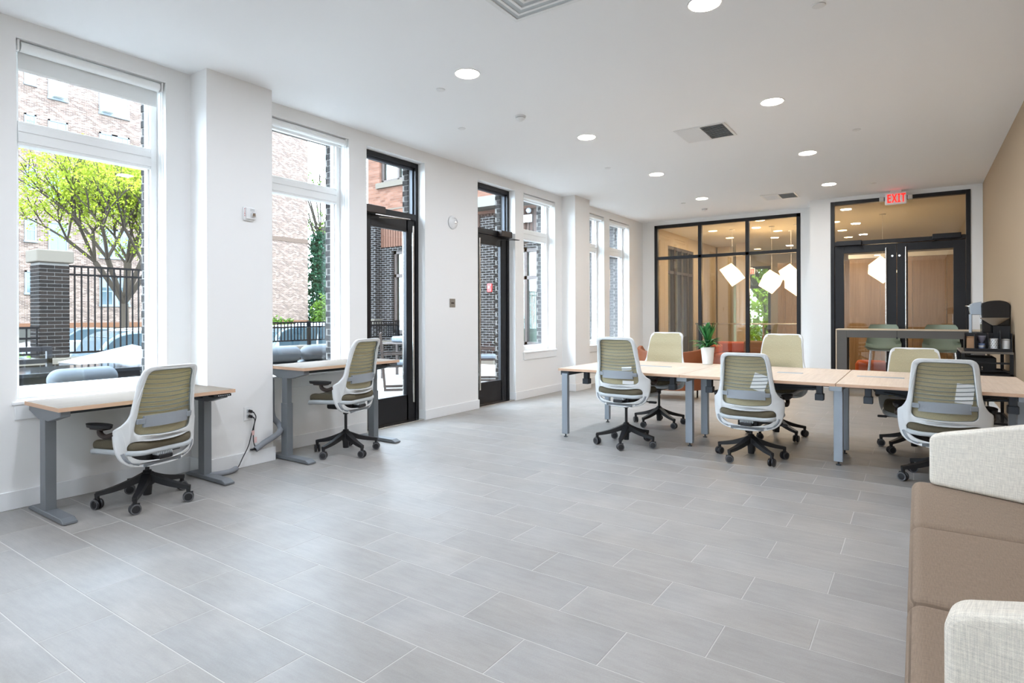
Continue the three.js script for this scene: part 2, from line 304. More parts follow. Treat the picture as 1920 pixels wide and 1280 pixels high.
// ---------- glazed partition and double doors at the far end ----------
{
  const p = structGroup('window_8'), z0 = -12.79, z1 = -12.88, X = [-4.87, -3.861, -2.889, -1.893], t = 0.072, m = M.blackMetal;
  const vs = [B(X[0], X[0] + t, 0, 3.305, z0, z1, 0.003), B(X[3] - t, X[3], 0, 3.305, z0, z1, 0.003), B(X[1] - t / 2, X[1] + t / 2, 0, 3.24, z0, z1, 0.003), B(X[2] - t / 2, X[2] + t / 2, 0, 3.24, z0, z1, 0.003)];
  struct('partition_frame', [...vs, B(X[0], X[3], 3.235, 3.305, z0, z1, 0.003), B(X[0], X[3], 0, 0.1, z0, z1, 0.003), B(X[0] + t, X[3] - t, 2.54, 2.605, z0, z1, 0.003)], m, p);
  for (let i = 0; i < 3; i++) for (const [y0, y1] of [[0.1, 2.54], [2.605, 3.235]]) struct('pane', B(X[i] + t / 2, X[i + 1] - t / 2, y0, y1, -12.84, -12.832), M.roomGlass, p);
  const d = structGroup('door_3'), a = -1.285, b = 0.703, f = 0.06, A = -11.985, C = -12.10;
  struct('door_frame', [B(a, a + f, 0, 3.318, A, C, 0.003), B(b - f, b, 0, 3.318, A, C, 0.003), B(a + f, b - f, 3.255, 3.318, A, C, 0.003), B(a + f, b - f, 2.53, 2.60, A, C, 0.003)], m, d);
  struct('transom_pane', B(a + f, b - f, 2.6, 3.255, -12.046, -12.038), M.roomGlass, d);
  const c = -0.293;
  for (const [x0, x1, g0, g1, hx] of [[a + f + 0.003, c - 0.002, -1.078, -0.452, -0.445], [c + 0.002, b - f - 0.003, -0.136, 0.48, -0.163]]) {
    const leaf = struct('door_leaf', [B(x0, g0, 0.012, 2.525, -12.015, -12.06, 0.003), B(g1, x1, 0.012, 2.525, -12.015, -12.06, 0.003), B(g0, g1, 2.395, 2.525, -12.015, -12.06, 0.003), B(g0, g1, 0.012, 0.26, -12.015, -12.06, 0.003)], m, d);
    struct('pane', B(g0, g1, 0.26, 2.395, -12.042, -12.034), M.roomGlass, leaf);
    struct('pull_handle', [cyl(0.0125, 0.0125, 1.95, hx, 0.5, -11.94, 14), rod(V(hx, 0.8, -12.015), V(hx, 0.8, -11.94), 0.008), rod(V(hx, 2.2, -12.015), V(hx, 2.2, -11.94), 0.008)], M.steel, leaf);
    struct('lock_cylinder', rod(V(hx + (hx < -0.3 ? 0.09 : -0.09), 2.31, -12.015), V(hx + (hx < -0.3 ? 0.09 : -0.09), 2.31, -12.0), 0.018), M.steel, leaf);
  }
  struct('door_closer', [B(-1.19, -0.80, 2.52, 2.605, -11.985, -11.91, 0.008), beam(V(-0.85, 2.51, -11.95), V(-0.78, 2.48, -11.84), 0.02, 0.008)], m, d);
  struct('door_closer', [B(0.20, 0.58, 2.545, 2.63, -11.985, -11.91, 0.008), beam(V(0.25, 2.52, -11.95), V(0.18, 2.49, -11.84), 0.02, 0.008)], m, d);
}
// ---------- ceiling fittings ----------
function downlight(x, z, label, glow, power, color, group, name = 'ceiling_light') {
  const o = thing(name, label, 'ceiling light', [x, H, z], 0, group);
  part('trim_ring', lathe([[0.098, -0.001], [0.112, -0.004], [0.113, -0.0005], [0.098, -0.0005], [0.098, -0.001]], 32), M.whitePlastic, o);
  part('lamp_lens', cyl(0.098, 0.098, 0.004, 0, -0.0055, 0, 32), glow, o);
  const l = new THREE.RectAreaLight(color, power, 0.17, 0.17); l.position.set(0, -0.012, 0); l.rotation.x = -Math.PI / 2; l.name = 'lamp_glow'; o.add(l);
  return o;
}
const LX = [-3.18, -1.165], LZ = [-3.985, -6.205, -8.445, -10.68], ord = ['nearest', 'second', 'third', 'farthest'];
for (let i = 0; i < 4; i++) for (let j = 0; j < 2; j++)
  downlight(LX[j], LZ[i], ord[i] + ' round downlight in the ceiling row nearer the ' + (j ? 'tan wall' : 'windows'), M.lampGlow, LAMP_POWER * [1, 1, 0.85, 0.62][i], i > 1 ? 0xf6f3ee : 0xe4efff, 'round ceiling downlights');
for (const z of [-1.76, 0.46, 2.68]) for (let j = 0; j < 2; j++)      // unseen lamps added to the grid, lighting from above and behind the camera
  downlight(LX[j], z, 'added round downlight overhead ' + (z < 0 ? 'just above' : z < 1 ? 'close behind' : 'far behind') + ' the camera, nearer the ' + (j ? 'tan wall' : 'windows'), M.lampGlow, LAMP_POWER, 0xe4efff, 'round ceiling downlights');

function vent(x, z, w, d, label, n, group) {
  const o = thing('ceiling_vent', label, 'air vent', [x, H, z], 0);
  const a = w / 2, b = d / 2, t = 0.03;
  part('vent_frame', [B(-a, a, -0.008, -0.0005, -b, -b + t), B(-a, a, -0.008, -0.0005, b - t, b), B(-a, -a + t, -0.008, -0.0005, -b + t, b - t), B(a - t, a, -0.008, -0.0005, -b + t, b - t)], M.whitePlastic, o);
  part('duct_shade_sheet', B(-a + t, a - t, -0.002, -0.0004, -b + t, b - t), n < 0 ? M.chairPale : M.darkSteel, o);  // sheet whose colour stands for the shade inside the open slots
  if (n < 0) for (let k = 0; k < 4; k++) { const s = 1 - 0.2 * (k + 1); const A = a * s, Bq = b * s, q = 0.02, y = -0.006 - 0.003 * k; part('louvre_ring', [B(-A, A, y, -0.001, -Bq, -Bq + q), B(-A, A, y, -0.001, Bq - q, Bq), B(-A, -A + q, y, -0.001, -Bq + q, Bq - q), B(A - q, A, y, -0.001, -Bq + q, Bq - q)], M.whitePlastic, o); }
  else for (let k = 0; k < n; k++) { const zz = -b + t + (k + 0.5) * (d - 2 * t) / n; for (const s of [-1, 1]) { const g = B(s < 0 ? -a + t : 0.008, s < 0 ? -0.008 : a - t, -0.0008, 0.0008, -0.013, 0.013); g.rotateX(s < 0 ? -0.35 : 0.5); g.translate(0, -0.0095, zz); part('louvre', g, M.whitePlastic, o); } }
  if (n > 0) part('centre_bar', B(-0.008, 0.008, -0.012, -0.001, -b + t, b - t), M.whitePlastic, o);
}
vent(-1.99, -6.83, 0.56, 0.56, 'square white ceiling grille in mid room, between the two light rows', 11);
vent(-2.02, -3.16, 0.62, 0.62, 'large white square ceiling diffuser at the top edge of the picture', -1);
vent(-1.99, -11.25, 0.56, 0.5, 'white ceiling grille above the far end, near the exit sign', 9);
[[-3.606, -4.126, 'round white sprinkler cap beside the nearest window-side light'], [-4.167, -5.123, 'round white sprinkler cap on the ceiling close to the first black door'], [-0.542, -4.442, 'round white sprinkler cap on the ceiling near the top right'],
  [-0.562, -7.685, 'round white sprinkler cap between second and third lights along the tan wall'], [-3.604, -7.684, 'round white sprinkler cap on the ceiling above the second black door'], [-0.574, -11.0, 'round white sprinkler cap on the ceiling just before the exit sign'], [-3.6, -10.93, 'round white sprinkler cap beside the farthest window-side light']]
  .forEach(([x, z, l]) => one('sprinkler_cap', lathe([[0, -0.007], [0.038, -0.007], [0.042, -0.004], [0.042, -0.0005], [0, -0.0005]], 28).translate(x, H, z), M.whitePlastic, l, 'sprinkler cap', 'flush sprinkler caps on the ceiling'));
for (const [x, z, l] of [[-3.409, -5.155, 'white domed smoke detector on the ceiling, left of centre'], [-3.441, -11.727, 'small white smoke detector on the ceiling by the glass partition']]) {
  const o = thing('smoke_detector', l, 'smoke detector', [x, H, z], 0);
  part('base_plate', cyl(0.056, 0.056, 0.014, 0, -0.0145, 0, 28), M.whitePlastic, o);
  part('sensor_dome', lathe([[0, -0.05], [0.02, -0.05], [0.026, -0.036], [0.045, -0.032], [0.05, -0.0145], [0, -0.0145]], 28), M.whitePlastic, o);
}
// ---------- exit sign ----------
const font = await new FontLoader().loadAsync('fonts/droid/droid_sans_bold.typeface.json');
function text3(s, size, depth = 0.002) { const g = new TextGeometry(s, { font, size, depth, curveSegments: 3, bevelEnabled: false }); g.computeBoundingBox(); const b = g.boundingBox; g.translate(-(b.min.x + b.max.x) / 2, -(b.min.y + b.max.y) / 2, 0); return flat(g); }
function exitSign(label, p, ry, heads) {
  const o = thing('exit_sign', label, 'exit sign', p, ry);
  part('housing', B(-0.155, 0.155, -0.115, 0.085, -0.025, 0.025, 0.016), M.whitePlastic, o);
  const t = part('lettering', text3('EXIT', 0.118).scale(0.78, 1.22, 1).translate(0.01, -0.012, 0.0262), M.exitRed, o, 'red letters reading EXIT');
  const l = new THREE.RectAreaLight(0xff2a1a, 1.2, 0.2, 0.1); l.position.set(0, 0, 0.032); l.rotation.y = Math.PI; l.name = 'letter_glow'; o.add(l);
  if (heads) {
    part('canopy', B(-0.08, 0.08, 0.085, 0.12, -0.022, 0.022, 0.004), M.whitePlastic, o);
    for (const s of [-1, 1]) { const q = part('lamp_head', [B(s * 0.165, s * 0.235, -0.05, 0.03, -0.02, 0.04, 0.012)], M.chairPale, o, 'small clear emergency lamp head'); part('lamp_lens', B(s * 0.175, s * 0.225, -0.04, 0.02, 0.0401, 0.043, 0.002), M.chrome, q); }
  } else part('wall_plate', B(-0.05, 0.05, -0.05, 0.05, -0.05, -0.025, 0.004), M.whitePlastic, o);
}
exitSign('lit red exit sign with two lamp heads hanging over the double doors', [-0.30, 3.272, -11.86], 0, true);
// ---------- small wall fittings on the window wall ----------
{
  let o = thing('fire_strobe', 'white fire alarm strobe with red print on the near column', 'fire alarm', [-4.8895, 2.226, -3.02], Math.PI / 2);
  part('housing', [B(-0.052, 0.052, -0.062, 0.062, 0, 0.022, 0.01), B(-0.036, 0.06, -0.05, 0.05, 0.02, 0.036, 0.01)], M.whitePlastic, o);
  part('strobe_lens', B(0.006, 0.045, -0.03, 0.012, 0.036, 0.056, 0.01), M.chrome, o);
  each('speaker_grille', [0.022, 0.03, 0.038].map((y) => B(0.0, 0.04, y, y + 0.003, 0.035, 0.038)), M.chairPale, o);
  part('lettering', [...'FIRE'].map((c, i) => text3(c, 0.011, 0.0008).translate(-0.044, 0.036 - i * 0.019, 0.0222)), M.redPlastic, o, 'small red letters reading FIRE');
  o = thing('round_strobe', 'round white strobe horn on the wall between the two black doors', 'alarm horn', [WX + 0.0005, 2.565, -6.12], Math.PI / 2);
  const g = lathe([[0, 0.05], [0.03, 0.05], [0.05, 0.038], [0.085, 0.022], [0.09, 0.0], [0, 0.0]], 32); g.rotateX(Math.PI / 2); part('housing', g, M.whitePlastic, o);
  part('strobe_lens', B(-0.02, 0.02, -0.018, 0.018, 0.05, 0.066, 0.012), M.chrome, o);
  part('horn_lip', new THREE.TorusGeometry(0.062, 0.006, 8, 24, 2.2).translate(0.01, 0, 0.036), M.whitePlastic, o);
  o = thing('wall_plate', 'small square metal switch plate on the wall between the two black doors', 'switch plate', [WX + 0.0005, 1.486, -6.115], Math.PI / 2);
  part('plate', B(-0.058, 0.058, -0.058, 0.058, 0, 0.006, 0.003), S('nickel', 0xa8a39b, 0.4, { metalness: 0.7 }), o);
  part('button_row', B(-0.03, 0.03, -0.008, 0.008, 0.006, 0.01, 0.003), M.bronze, o, 'dark button strip');
  each('screw', [rod(V(0, 0.045, 0.005), V(0, 0.045, 0.008), 0.004), rod(V(0, -0.045, 0.005), V(0, -0.045, 0.008), 0.004)], M.steel, o);
}
// ---------- swivel chair ----------
const CH = (() => {
  const lerpT = (t, x) => { if (x <= t[0][0]) return t[0][1]; for (let i = 1; i < t.length; i++) if (x <= t[i][0]) { const [a, b] = [t[i - 1], t[i]]; let k = (x - a[0]) / (b[0] - a[0]); k = k * k * (3 - 2 * k); return a[1] + (b[1] - a[1]) * k; } return t[t.length - 1][1]; };
  const zb = (x, y) => lerpT([[0, -0.165], [0.1, -0.195], [0.25, -0.212], [0.4, -0.2], [0.55, -0.222], [0.7, -0.268]], y) + x * x * lerpT([[0, 1.0], [0.25, 1.35], [0.4, 0.5], [0.7, 0.35]], y);
  const half = [[0, 0.70], [0.13, 0.70], [0.165, 0.697], [0.19, 0.683], [0.205, 0.655], [0.213, 0.60], [0.222, 0.50], [0.232, 0.41], [0.245, 0.355], [0.272, 0.308], [0.299, 0.283], [0.302, 0.262], [0.300, 0.20], [0.290, 0.125], [0.272, 0.075], [0.24, 0.04], [0.19, 0.017], [0.11, 0.004], [0, 0]];
  const win = [[0, 0.672], [0.11, 0.672], [0.145, 0.668], [0.165, 0.65], [0.174, 0.61], [0.186, 0.50], [0.197, 0.40], [0.208, 0.29], [0.205, 0.257], [0.185, 0.237], [0.14, 0.231], [0, 0.224]];
  const slot = [[0, 0.180], [0.12, 0.184], [0.19, 0.192], [0.225, 0.185], [0.24, 0.16], [0.235, 0.125], [0.212, 0.09], [0.17, 0.064], [0.1, 0.048], [0, 0.042]];
  const ring = (h, n = 3) => { const r = h.map((p) => new THREE.Vector3(p[0], p[1], 0)), l = h.slice(1, -1).reverse().map((p) => new THREE.Vector3(-p[0], p[1], 0)); return new THREE.CatmullRomCurve3([...r, ...l], true, 'centripetal').getPoints((h.length * 2 - 2) * n).slice(0, -1).map((p) => new THREE.Vector2(p.x, p.y)); };
  const bend = (g, off = 0, f = zb) => { const p = g.attributes.position; for (let i = 0; i < p.count; i++) p.setZ(i, p.getZ(i) + off + f(p.getX(i), p.getY(i))); g.computeVertexNormals(); return g; };
  const smooth = (g) => { g.deleteAttribute('uv'); g.deleteAttribute('normal'); const q = toCreasedNormals(g, 0.9); return q; };
  const fs = new THREE.Shape(ring(half)); fs.holes.push(new THREE.Path(ring(win).reverse()), new THREE.Path(ring(slot).reverse()));
  const frame = smooth(bend(flat(new THREE.ExtrudeGeometry(fs, { depth: 0.014, bevelEnabled: true, bevelThickness: 0.006, bevelSize: 0.005, bevelOffset: -0.005, bevelSegments: 3 })), -0.007));
  const halfAt = (y) => lerpT([[0.224, 0.19], [0.257, 0.205], [0.29, 0.208], [0.40, 0.197], [0.5, 0.186], [0.61, 0.174], [0.65, 0.165], [0.672, 0.14]], y);
  // fabric: a fine grid that fills the window, given a little depth
  const fab = (() => { const nx = 14, ny = 26, p = [], uv = [], idx = []; const N = (nx + 1) * (ny + 1);
    for (const s of [0, 1]) for (let j = 0; j <= ny; j++) for (let i = 0; i <= nx; i++) { const y = 0.215 + (0.689 - 0.215) * j / ny, x = (i / nx * 2 - 1) * (halfAt(y) + 0.023); p.push(x, y, zb(x, y) + 0.019 - s * 0.004); uv.push(x, y); }
    const q = (a, b, c, d) => idx.push(a, b, c, a, c, d);
    for (let j = 0; j < ny; j++) for (let i = 0; i < nx; i++) { const a = j * (nx + 1) + i; q(a, a + 1, a + nx + 2, a + nx + 1); q(N + a, N + a + nx + 1, N + a + nx + 2, N + a + 1); }
    const g = new THREE.BufferGeometry(); g.setAttribute('position', new THREE.Float32BufferAttribute(p, 3)); g.setAttribute('uv', new THREE.Float32BufferAttribute(uv, 2)); g.setIndex(idx); g.computeVertexNormals(); return flat(g); })();
  const straps = []; for (let k = 0; k < 9; k++) { const y = 0.648 - k * 0.0315, w = halfAt(y) + 0.002, t = 0.0036 + k * 0.0004, n = 12, gs = new THREE.BoxGeometry(2 * w, t, 0.004, n, 1, 1); const p = gs.attributes.position; for (let i = 0; i < p.count; i++) { const x = p.getX(i), yy = p.getY(i) + y - 0.012 * (1 - (x / w) ** 2); p.setY(i, yy); p.setZ(i, p.getZ(i) - 0.003 + zb(x, yy)); } gs.computeVertexNormals(); straps.push(flat(gs)); }
  const rimG = flat(new THREE.TubeGeometry(new THREE.CatmullRomCurve3(ring(win, 2).map((p) => V(p.x, p.y, zb(p.x, p.y) - 0.002)), true), 90, 0.005, 6, true));
  const bentBox = (x0, x1, y0, y1, d, off, r, n = 10) => { const g = new RoundedBoxGeometry(x1 - x0, y1 - y0, d, 2, r); g.translate((x0 + x1) / 2, (y0 + y1) / 2, 0); const s = flat(g); return bend(s, off); };
  const lumbarG = (() => { const gs = []; for (let i = 0; i < 12; i++) { const a = -0.165 + i * 0.0275; gs.push(a); } const g = new THREE.BoxGeometry(0.33, 0.078, 0.016, 16, 3, 1); g.translate(0, 0.325, 0); return flat(bend(flat(g), -0.012)); })();
  const tabG = [-1, 1].map((s) => bentBox(s > 0 ? 0.155 : -0.205, s > 0 ? 0.205 : -0.155, 0.31, 0.348, 0.018, -0.016, 0.005));
  const padG = bentBox(-0.14, 0.14, 0.006, 0.032, 0.012, -0.012, 0.004), pockets = [-1, 1].map((s) => flat(bend(flat(new THREE.TubeGeometry(new THREE.CatmullRomCurve3([V(s * 0.265, 0.12, 0), V(s * 0.25, 0.082, 0), V(s * 0.22, 0.052, 0), V(s * 0.165, 0.03, 0)]), 14, 0.009, 6)), -0.006)));
  const plan = (w, d) => { const s = new THREE.Shape(), r = 0.11, a = w / 2, z0 = -0.19, z1 = z0 + d; s.moveTo(-a + r, z0); s.lineTo(a - r, z0); s.quadraticCurveTo(a, z0, a, z0 + r); s.lineTo(a, z1 - 0.09); s.quadraticCurveTo(a, z1, a - 0.12, z1); s.lineTo(-a + 0.12, z1); s.quadraticCurveTo(-a, z1, -a, z1 - 0.09); s.lineTo(-a, z0 + r); s.quadraticCurveTo(-a, z0, -a + r, z0); return s; };
  const slab = (w, d, t, bev, y) => { const g = new THREE.ExtrudeGeometry(plan(w, d), { depth: t - 2 * bev, bevelEnabled: true, bevelThickness: bev, bevelSize: bev, bevelOffset: -bev, bevelSegments: 4, curveSegments: 10 }); g.rotateX(Math.PI / 2); g.translate(0, y - bev, 0); const f = flat(g), p = f.attributes.position; for (let i = 0; i < p.count; i++) { const z = p.getZ(i), x = p.getX(i); p.setY(i, p.getY(i) - (z > 0.1 ? (z - 0.1) ** 2 * 0.9 : 0) + x * x * 0.25); } return boxUV(smooth(f)); };
  const cushion = slab(0.49, 0.46, 0.066, 0.028, 0.180), pan = slab(0.51, 0.475, 0.036, 0.014, 0.122);
  const mech = [B(-0.09, 0.09, 0.02, 0.09, -0.13, 0.16, 0.02), B(-0.05, 0.05, 0.045, 0.075, -0.2, -0.1, 0.006)], ribs = []; for (let i = -4; i <= 4; i++) ribs.push(B(i * 0.013 - 0.003, i * 0.013 + 0.003, 0.072, 0.092, -0.185, -0.13));
  const lever = [rod(V(-0.08, 0.045, 0.06), V(-0.24, 0.04, 0.06), 0.006), B(-0.30, -0.22, 0.028, 0.05, 0.045, 0.078, 0.006)];
  const armPad = (s) => { const g = new THREE.CylinderGeometry(1, 0.94, 0.022, 28); g.scale(0.045, 1, 0.125); g.translate(s * 0.295, 0.302, 0.06); return flat(g); };
  const armBr = (s) => [tube([V(s * 0.288, 0.255, -0.085), V(s * 0.305, 0.235, -0.02), V(s * 0.305, 0.255, 0.035), V(s * 0.297, 0.288, 0.05)], 0.018, 18, 10), B(s * 0.295 - 0.03, s * 0.295 + 0.03, 0.278, 0.292, -0.02, 0.12, 0.006)];
  const arm5 = []; for (let k = 0; k < 5; k++) { const a = k * Math.PI * 2 / 5, g = new THREE.BoxGeometry(1, 1, 1, 6, 1, 1), p = g.attributes.position; for (let i = 0; i < p.count; i++) { const t = p.getX(i) + 0.5, r = 0.02 + t * 0.285, h = 0.052 - 0.026 * t, w = 0.056 - 0.026 * t; p.setXYZ(i, r, 0.185 - 0.082 * t - 0.012 * Math.sin(t * Math.PI) + p.getY(i) * h, p.getZ(i) * w); } g.computeVertexNormals(); g.rotateY(-a); arm5.push(flat(g)); const c = cyl(0.013, 0.016, 0.05, 0.295, 0.058, 0, 12); c.rotateY(-a); arm5.push(c); }
  arm5.push(lathe([[0, 0.225], [0.026, 0.225], [0.032, 0.205], [0.05, 0.19], [0.05, 0.13], [0.032, 0.118], [0.027, 0.05], [0, 0.05]], 24));
  const wheels = [-1, 1].map((s) => { const g = lathe([[0, -0.010], [0.022, -0.010], [0.034, -0.006], [0.036, 0.0], [0.034, 0.006], [0.022, 0.0095], [0, 0.0095]], 24); g.rotateX(Math.PI / 2); g.translate(0, 0.036, s * 0.015); return g; });
  const hub = [cyl(0.009, 0.009, 0.04, 0.022, 0.03, 0, 8), B(-0.012, 0.028, 0.034, 0.066, -0.0045, 0.0045, 0.003)], discs = [-1, 1].map((s) => { const g = lathe([[0.0255, 0], [0.0300, 0.0015], [0.0335, 0]], 24); g.rotateX(Math.PI / 2 * s); g.translate(0, 0.036, s * 0.0255); return g; });
  return { frame, fab, straps, rimG, lumbarG, tabG, padG, pockets, cushion, pan, mech, ribs, lever, armPad, armBr, arm5, wheels, hub, discs, bend, zb };
})();
function makeChair(label, lift, papers) {                      // lift: height of the back frame's lowest edge
  const o = thing('swivel_chair', label, 'chair', [0, 0, 0], 0);
  const up = (g) => (Array.isArray(g) ? g.map((q) => flat(q.clone()).translate(0, lift, 0)) : flat(g.clone()).translate(0, lift, 0));
  const st = part('star_base', CH.arm5, M.plasticBlack, o);
  for (let k = 0; k < 5; k++) { const c = part('caster', [...CH.wheels, ...CH.hub], M.wheel, st); const a = k * Math.PI * 2 / 5; c.position.set(Math.cos(a) * 0.295 - 0.0, 0, Math.sin(a) * 0.295); c.rotation.y = -a + [0.5, 2.1, -0.9, 1.2, 2.8][k]; for (const q of each('wheel_rim', CH.discs, M.wheelRim, st)) { q.position.copy(c.position); q.rotation.y = c.rotation.y; } }
  part('gas_column', [cyl(0.014, 0.014, lift - 0.12, 0, 0.2, 0, 16), cyl(0.025, 0.025, 0.06, 0, lift - 0.03, 0, 16)], M.plasticBlack, o);
  part('tilt_mechanism', up([...CH.mech]), M.plasticBlack, o);
  part('spring_cover', up(CH.ribs), M.chairPale, o);
  part('height_lever', up(CH.lever), M.plasticBlack, o);
  part('seat_pan', up(CH.pan), M.chairPale, o);
  part('seat_cushion', up(CH.cushion), M.olive, o);
  const f = part('back_frame', up(CH.frame), M.chairWhite, o);
  part('lower_pad', up(CH.padG), M.deskGrey, f); part('pocket', up(CH.pockets[0]), M.chairGrey, f); part('pocket', up(CH.pockets[1]), M.chairGrey, f);
  part('back_mesh', up(CH.fab), M.oliveMesh, o);
  part('mesh_rim', up(CH.rimG), M.strap, o);
  for (const g of CH.straps) part('back_strap', up(g), M.strap, o);
  const l = part('lumbar_support', up(CH.lumbarG), M.chairGrey, o); for (const g of CH.tabG) part('lumbar_tab', up(g), M.chairGrey, l);
  for (const s of [-1, 1]) { const a = part('armrest', up(CH.armBr(s)), M.bronze, o); part('arm_pad', up(CH.armPad(s)), M.plasticBlack, a); }
  for (const [x, y, w, h, r] of papers) { const g = new THREE.BoxGeometry(w, h, 0.0012, 6, 6, 1); g.rotateZ(r); g.translate(x, y, 0); part('paper_tag', up(CH.bend(flat(g), 0.004)), M.paper, o, 'white paper tag on the back'); }
  return o;
}
function placeChair(o, x, z, yaw, base) { o.position.set(x, 0, z); o.rotation.y = yaw; const s = o.children.find((c) => c.name === 'star_base'); s.rotation.y = -base - yaw; }
{
  const HI = 0.405, LO = 0.285, R = Math.PI / 180;
  const low = makeChair('grey and olive mesh swivel chair set low, at the nearest standing desk', LO, []);
  placeChair(low, -4.56, -2.035, -Math.PI / 2 + 0.2, -34 * R);
  const high = makeChair('grey and olive mesh swivel chair raised high, at the desk beside the black door', HI, []);
  placeChair(high, -4.568, -3.83, -Math.PI / 2 + 0.22, 10.6 * R);
  let c = makeChair('raised mesh swivel chair with two small white tags, at the left end of the bench', HI, [[-0.095, 0.388, 0.10, 0.036, -0.08], [-0.11, 0.252, 0.105, 0.034, 0.02]]);
  placeChair(c, -2.462, -5.665, Math.PI - 0.03, 5.7 * R);
  c = makeChair('low mesh swivel chair with white paper behind its straps, near side of the bench', LO, [[-0.115, 0.44, 0.12, 0.15, 0.32]]);
  placeChair(c, -1.267, -5.74, Math.PI, -29 * R);
  c = makeChair('low mesh swivel chair with a white paper tag, half hidden behind the pale sofa arm', LO, [[-0.125, 0.44, 0.11, 0.15, 0.1]]);
  placeChair(c, 0.165, -5.78, Math.PI, 10 * R);
  c = copy(high, [0, 0, 0], 0, 'raised olive mesh chair facing the camera across the bench, left of the potted plant'); placeChair(c, -2.575, -6.90, -0.05, 35 * R);
  c = copy(high, [0, 0, 0], 0, 'raised olive mesh chair facing the camera across the bench, right of the potted plant'); placeChair(c, -1.265, -6.93, -0.1, -31 * R);
  c = copy(low, [0, 0, 0], 0, 'low olive mesh chair facing the camera across the bench, before the bar table'); placeChair(c, -0.03, -6.91, 0.0, -20 * R);
}
// ---------- sit-stand desks by the windows ----------
function desk(label, z0, z1, h, x0, x1, group) {
  const o = thing('standing_desk', label, 'desk', [0, 0, 0], 0), t = 0.027, zm = (z0 + z1) / 2;
  part('desktop', B(x0, x1, h - t, h, z0, z1, 0.002), M.deskTop, o);
  part('edge_band', [B(x1, x1 + 0.0015, h - t, h - 0.0005, z0, z1), B(x0, x1, h - t, h - 0.0005, z0, z0 + 0.0015), B(x0, x1, h - t, h - 0.0005, z1, z1 - 0.0015)], M.ashEdge, o);
  for (const [z, s] of [[z0 - 0.045, 1], [z1 + 0.075, -1]]) {
    const cx = (x0 + x1) / 2 - 0.02;
    const g = new THREE.Shape(); g.moveTo(x0 + 0.03, 0); g.lineTo(x1 - 0.03, 0); g.lineTo(x1 - 0.03, -0.03); g.lineTo(cx + 0.09, -0.075); g.lineTo(cx - 0.09, -0.075); g.lineTo(x0 + 0.03, -0.03); g.closePath();
    const br = flat(new THREE.ExtrudeGeometry(g, { depth: 0.05, bevelEnabled: true, bevelThickness: 0.004, bevelSize: 0.003, bevelSegments: 1 })); br.translate(0, h - t - 0.004, z - 0.025);
    part('top_bracket', br, M.deskGrey, o);
    const leg = part('lifting_leg', [B(cx - 0.045, cx + 0.045, 0.02, h < 0.8 ? h - t - 0.075 : 0.52, z - 0.032, z + 0.032, 0.004), B(cx - 0.038, cx + 0.038, 0.3, h - t - 0.07, z - 0.026, z + 0.026, 0.003)], M.deskGrey, o);
    part('inner_tube', B(cx - 0.032, cx + 0.032, h - 0.30, h - t - 0.055, z - 0.0205, z + 0.0205), M.darkSteel, leg);
    const fs = new THREE.Shape(), fa = x0 + 0.05, fb = x1 + 0.045; fs.moveTo(fa, 0.008); fs.lineTo(fb, 0.008); fs.lineTo(fb, 0.016); fs.lineTo(fb - 0.05, 0.034); fs.lineTo(fa + 0.05, 0.034); fs.lineTo(fa, 0.016); fs.closePath();
    const ft = flat(new THREE.ExtrudeGeometry(fs, { depth: 0.075, bevelEnabled: true, bevelThickness: 0.003, bevelSize: 0.003, bevelSegments: 1 })); ft.translate(0, 0, z - 0.0375);
    const foot = part('foot', ft, M.deskGrey, o); each('foot_pad', [B(fb - 0.07, fb - 0.01, 0, 0.006, z - 0.03, z + 0.03), B(fa + 0.01, fa + 0.07, 0, 0.006, z - 0.03, z + 0.03)], M.blackMatte, foot);
  }
  each('crossbar', [B((x0 + x1) / 2 - 0.06, (x0 + x1) / 2 - 0.0, h - 0.085, h - t - 0.002, z0 - 0.07, z1 + 0.10, 0.003), B(x0 + 0.1, x0 + 0.14, h - 0.07, h - t - 0.002, z0 - 0.07, z1 + 0.10)], M.darkSteel, o);
  const p = part('control_panel', B(x1 - 0.09, x1 - 0.002, h - t - 0.024, h - t - 0.003, z1 + 0.03, z1 + 0.17, 0.004), M.plasticBlack, o);
  each('button', [0, 1, 2, 3, 4, 5].map((i) => B(x1 - 0.0025, x1 - 0.001, h - t - 0.016, h - t - 0.011, z1 + 0.045 + i * 0.017, z1 + 0.054 + i * 0.017)), M.chairPale, p);
  return o;
}
desk('wood topped sit-stand desk with grey legs under the nearest window', -1.487, -2.668, 0.742, -5.10, -4.505);
desk('higher wood topped sit-stand desk with grey legs beside the first black door', -3.315, -4.489, 0.858, -5.10, -4.505);
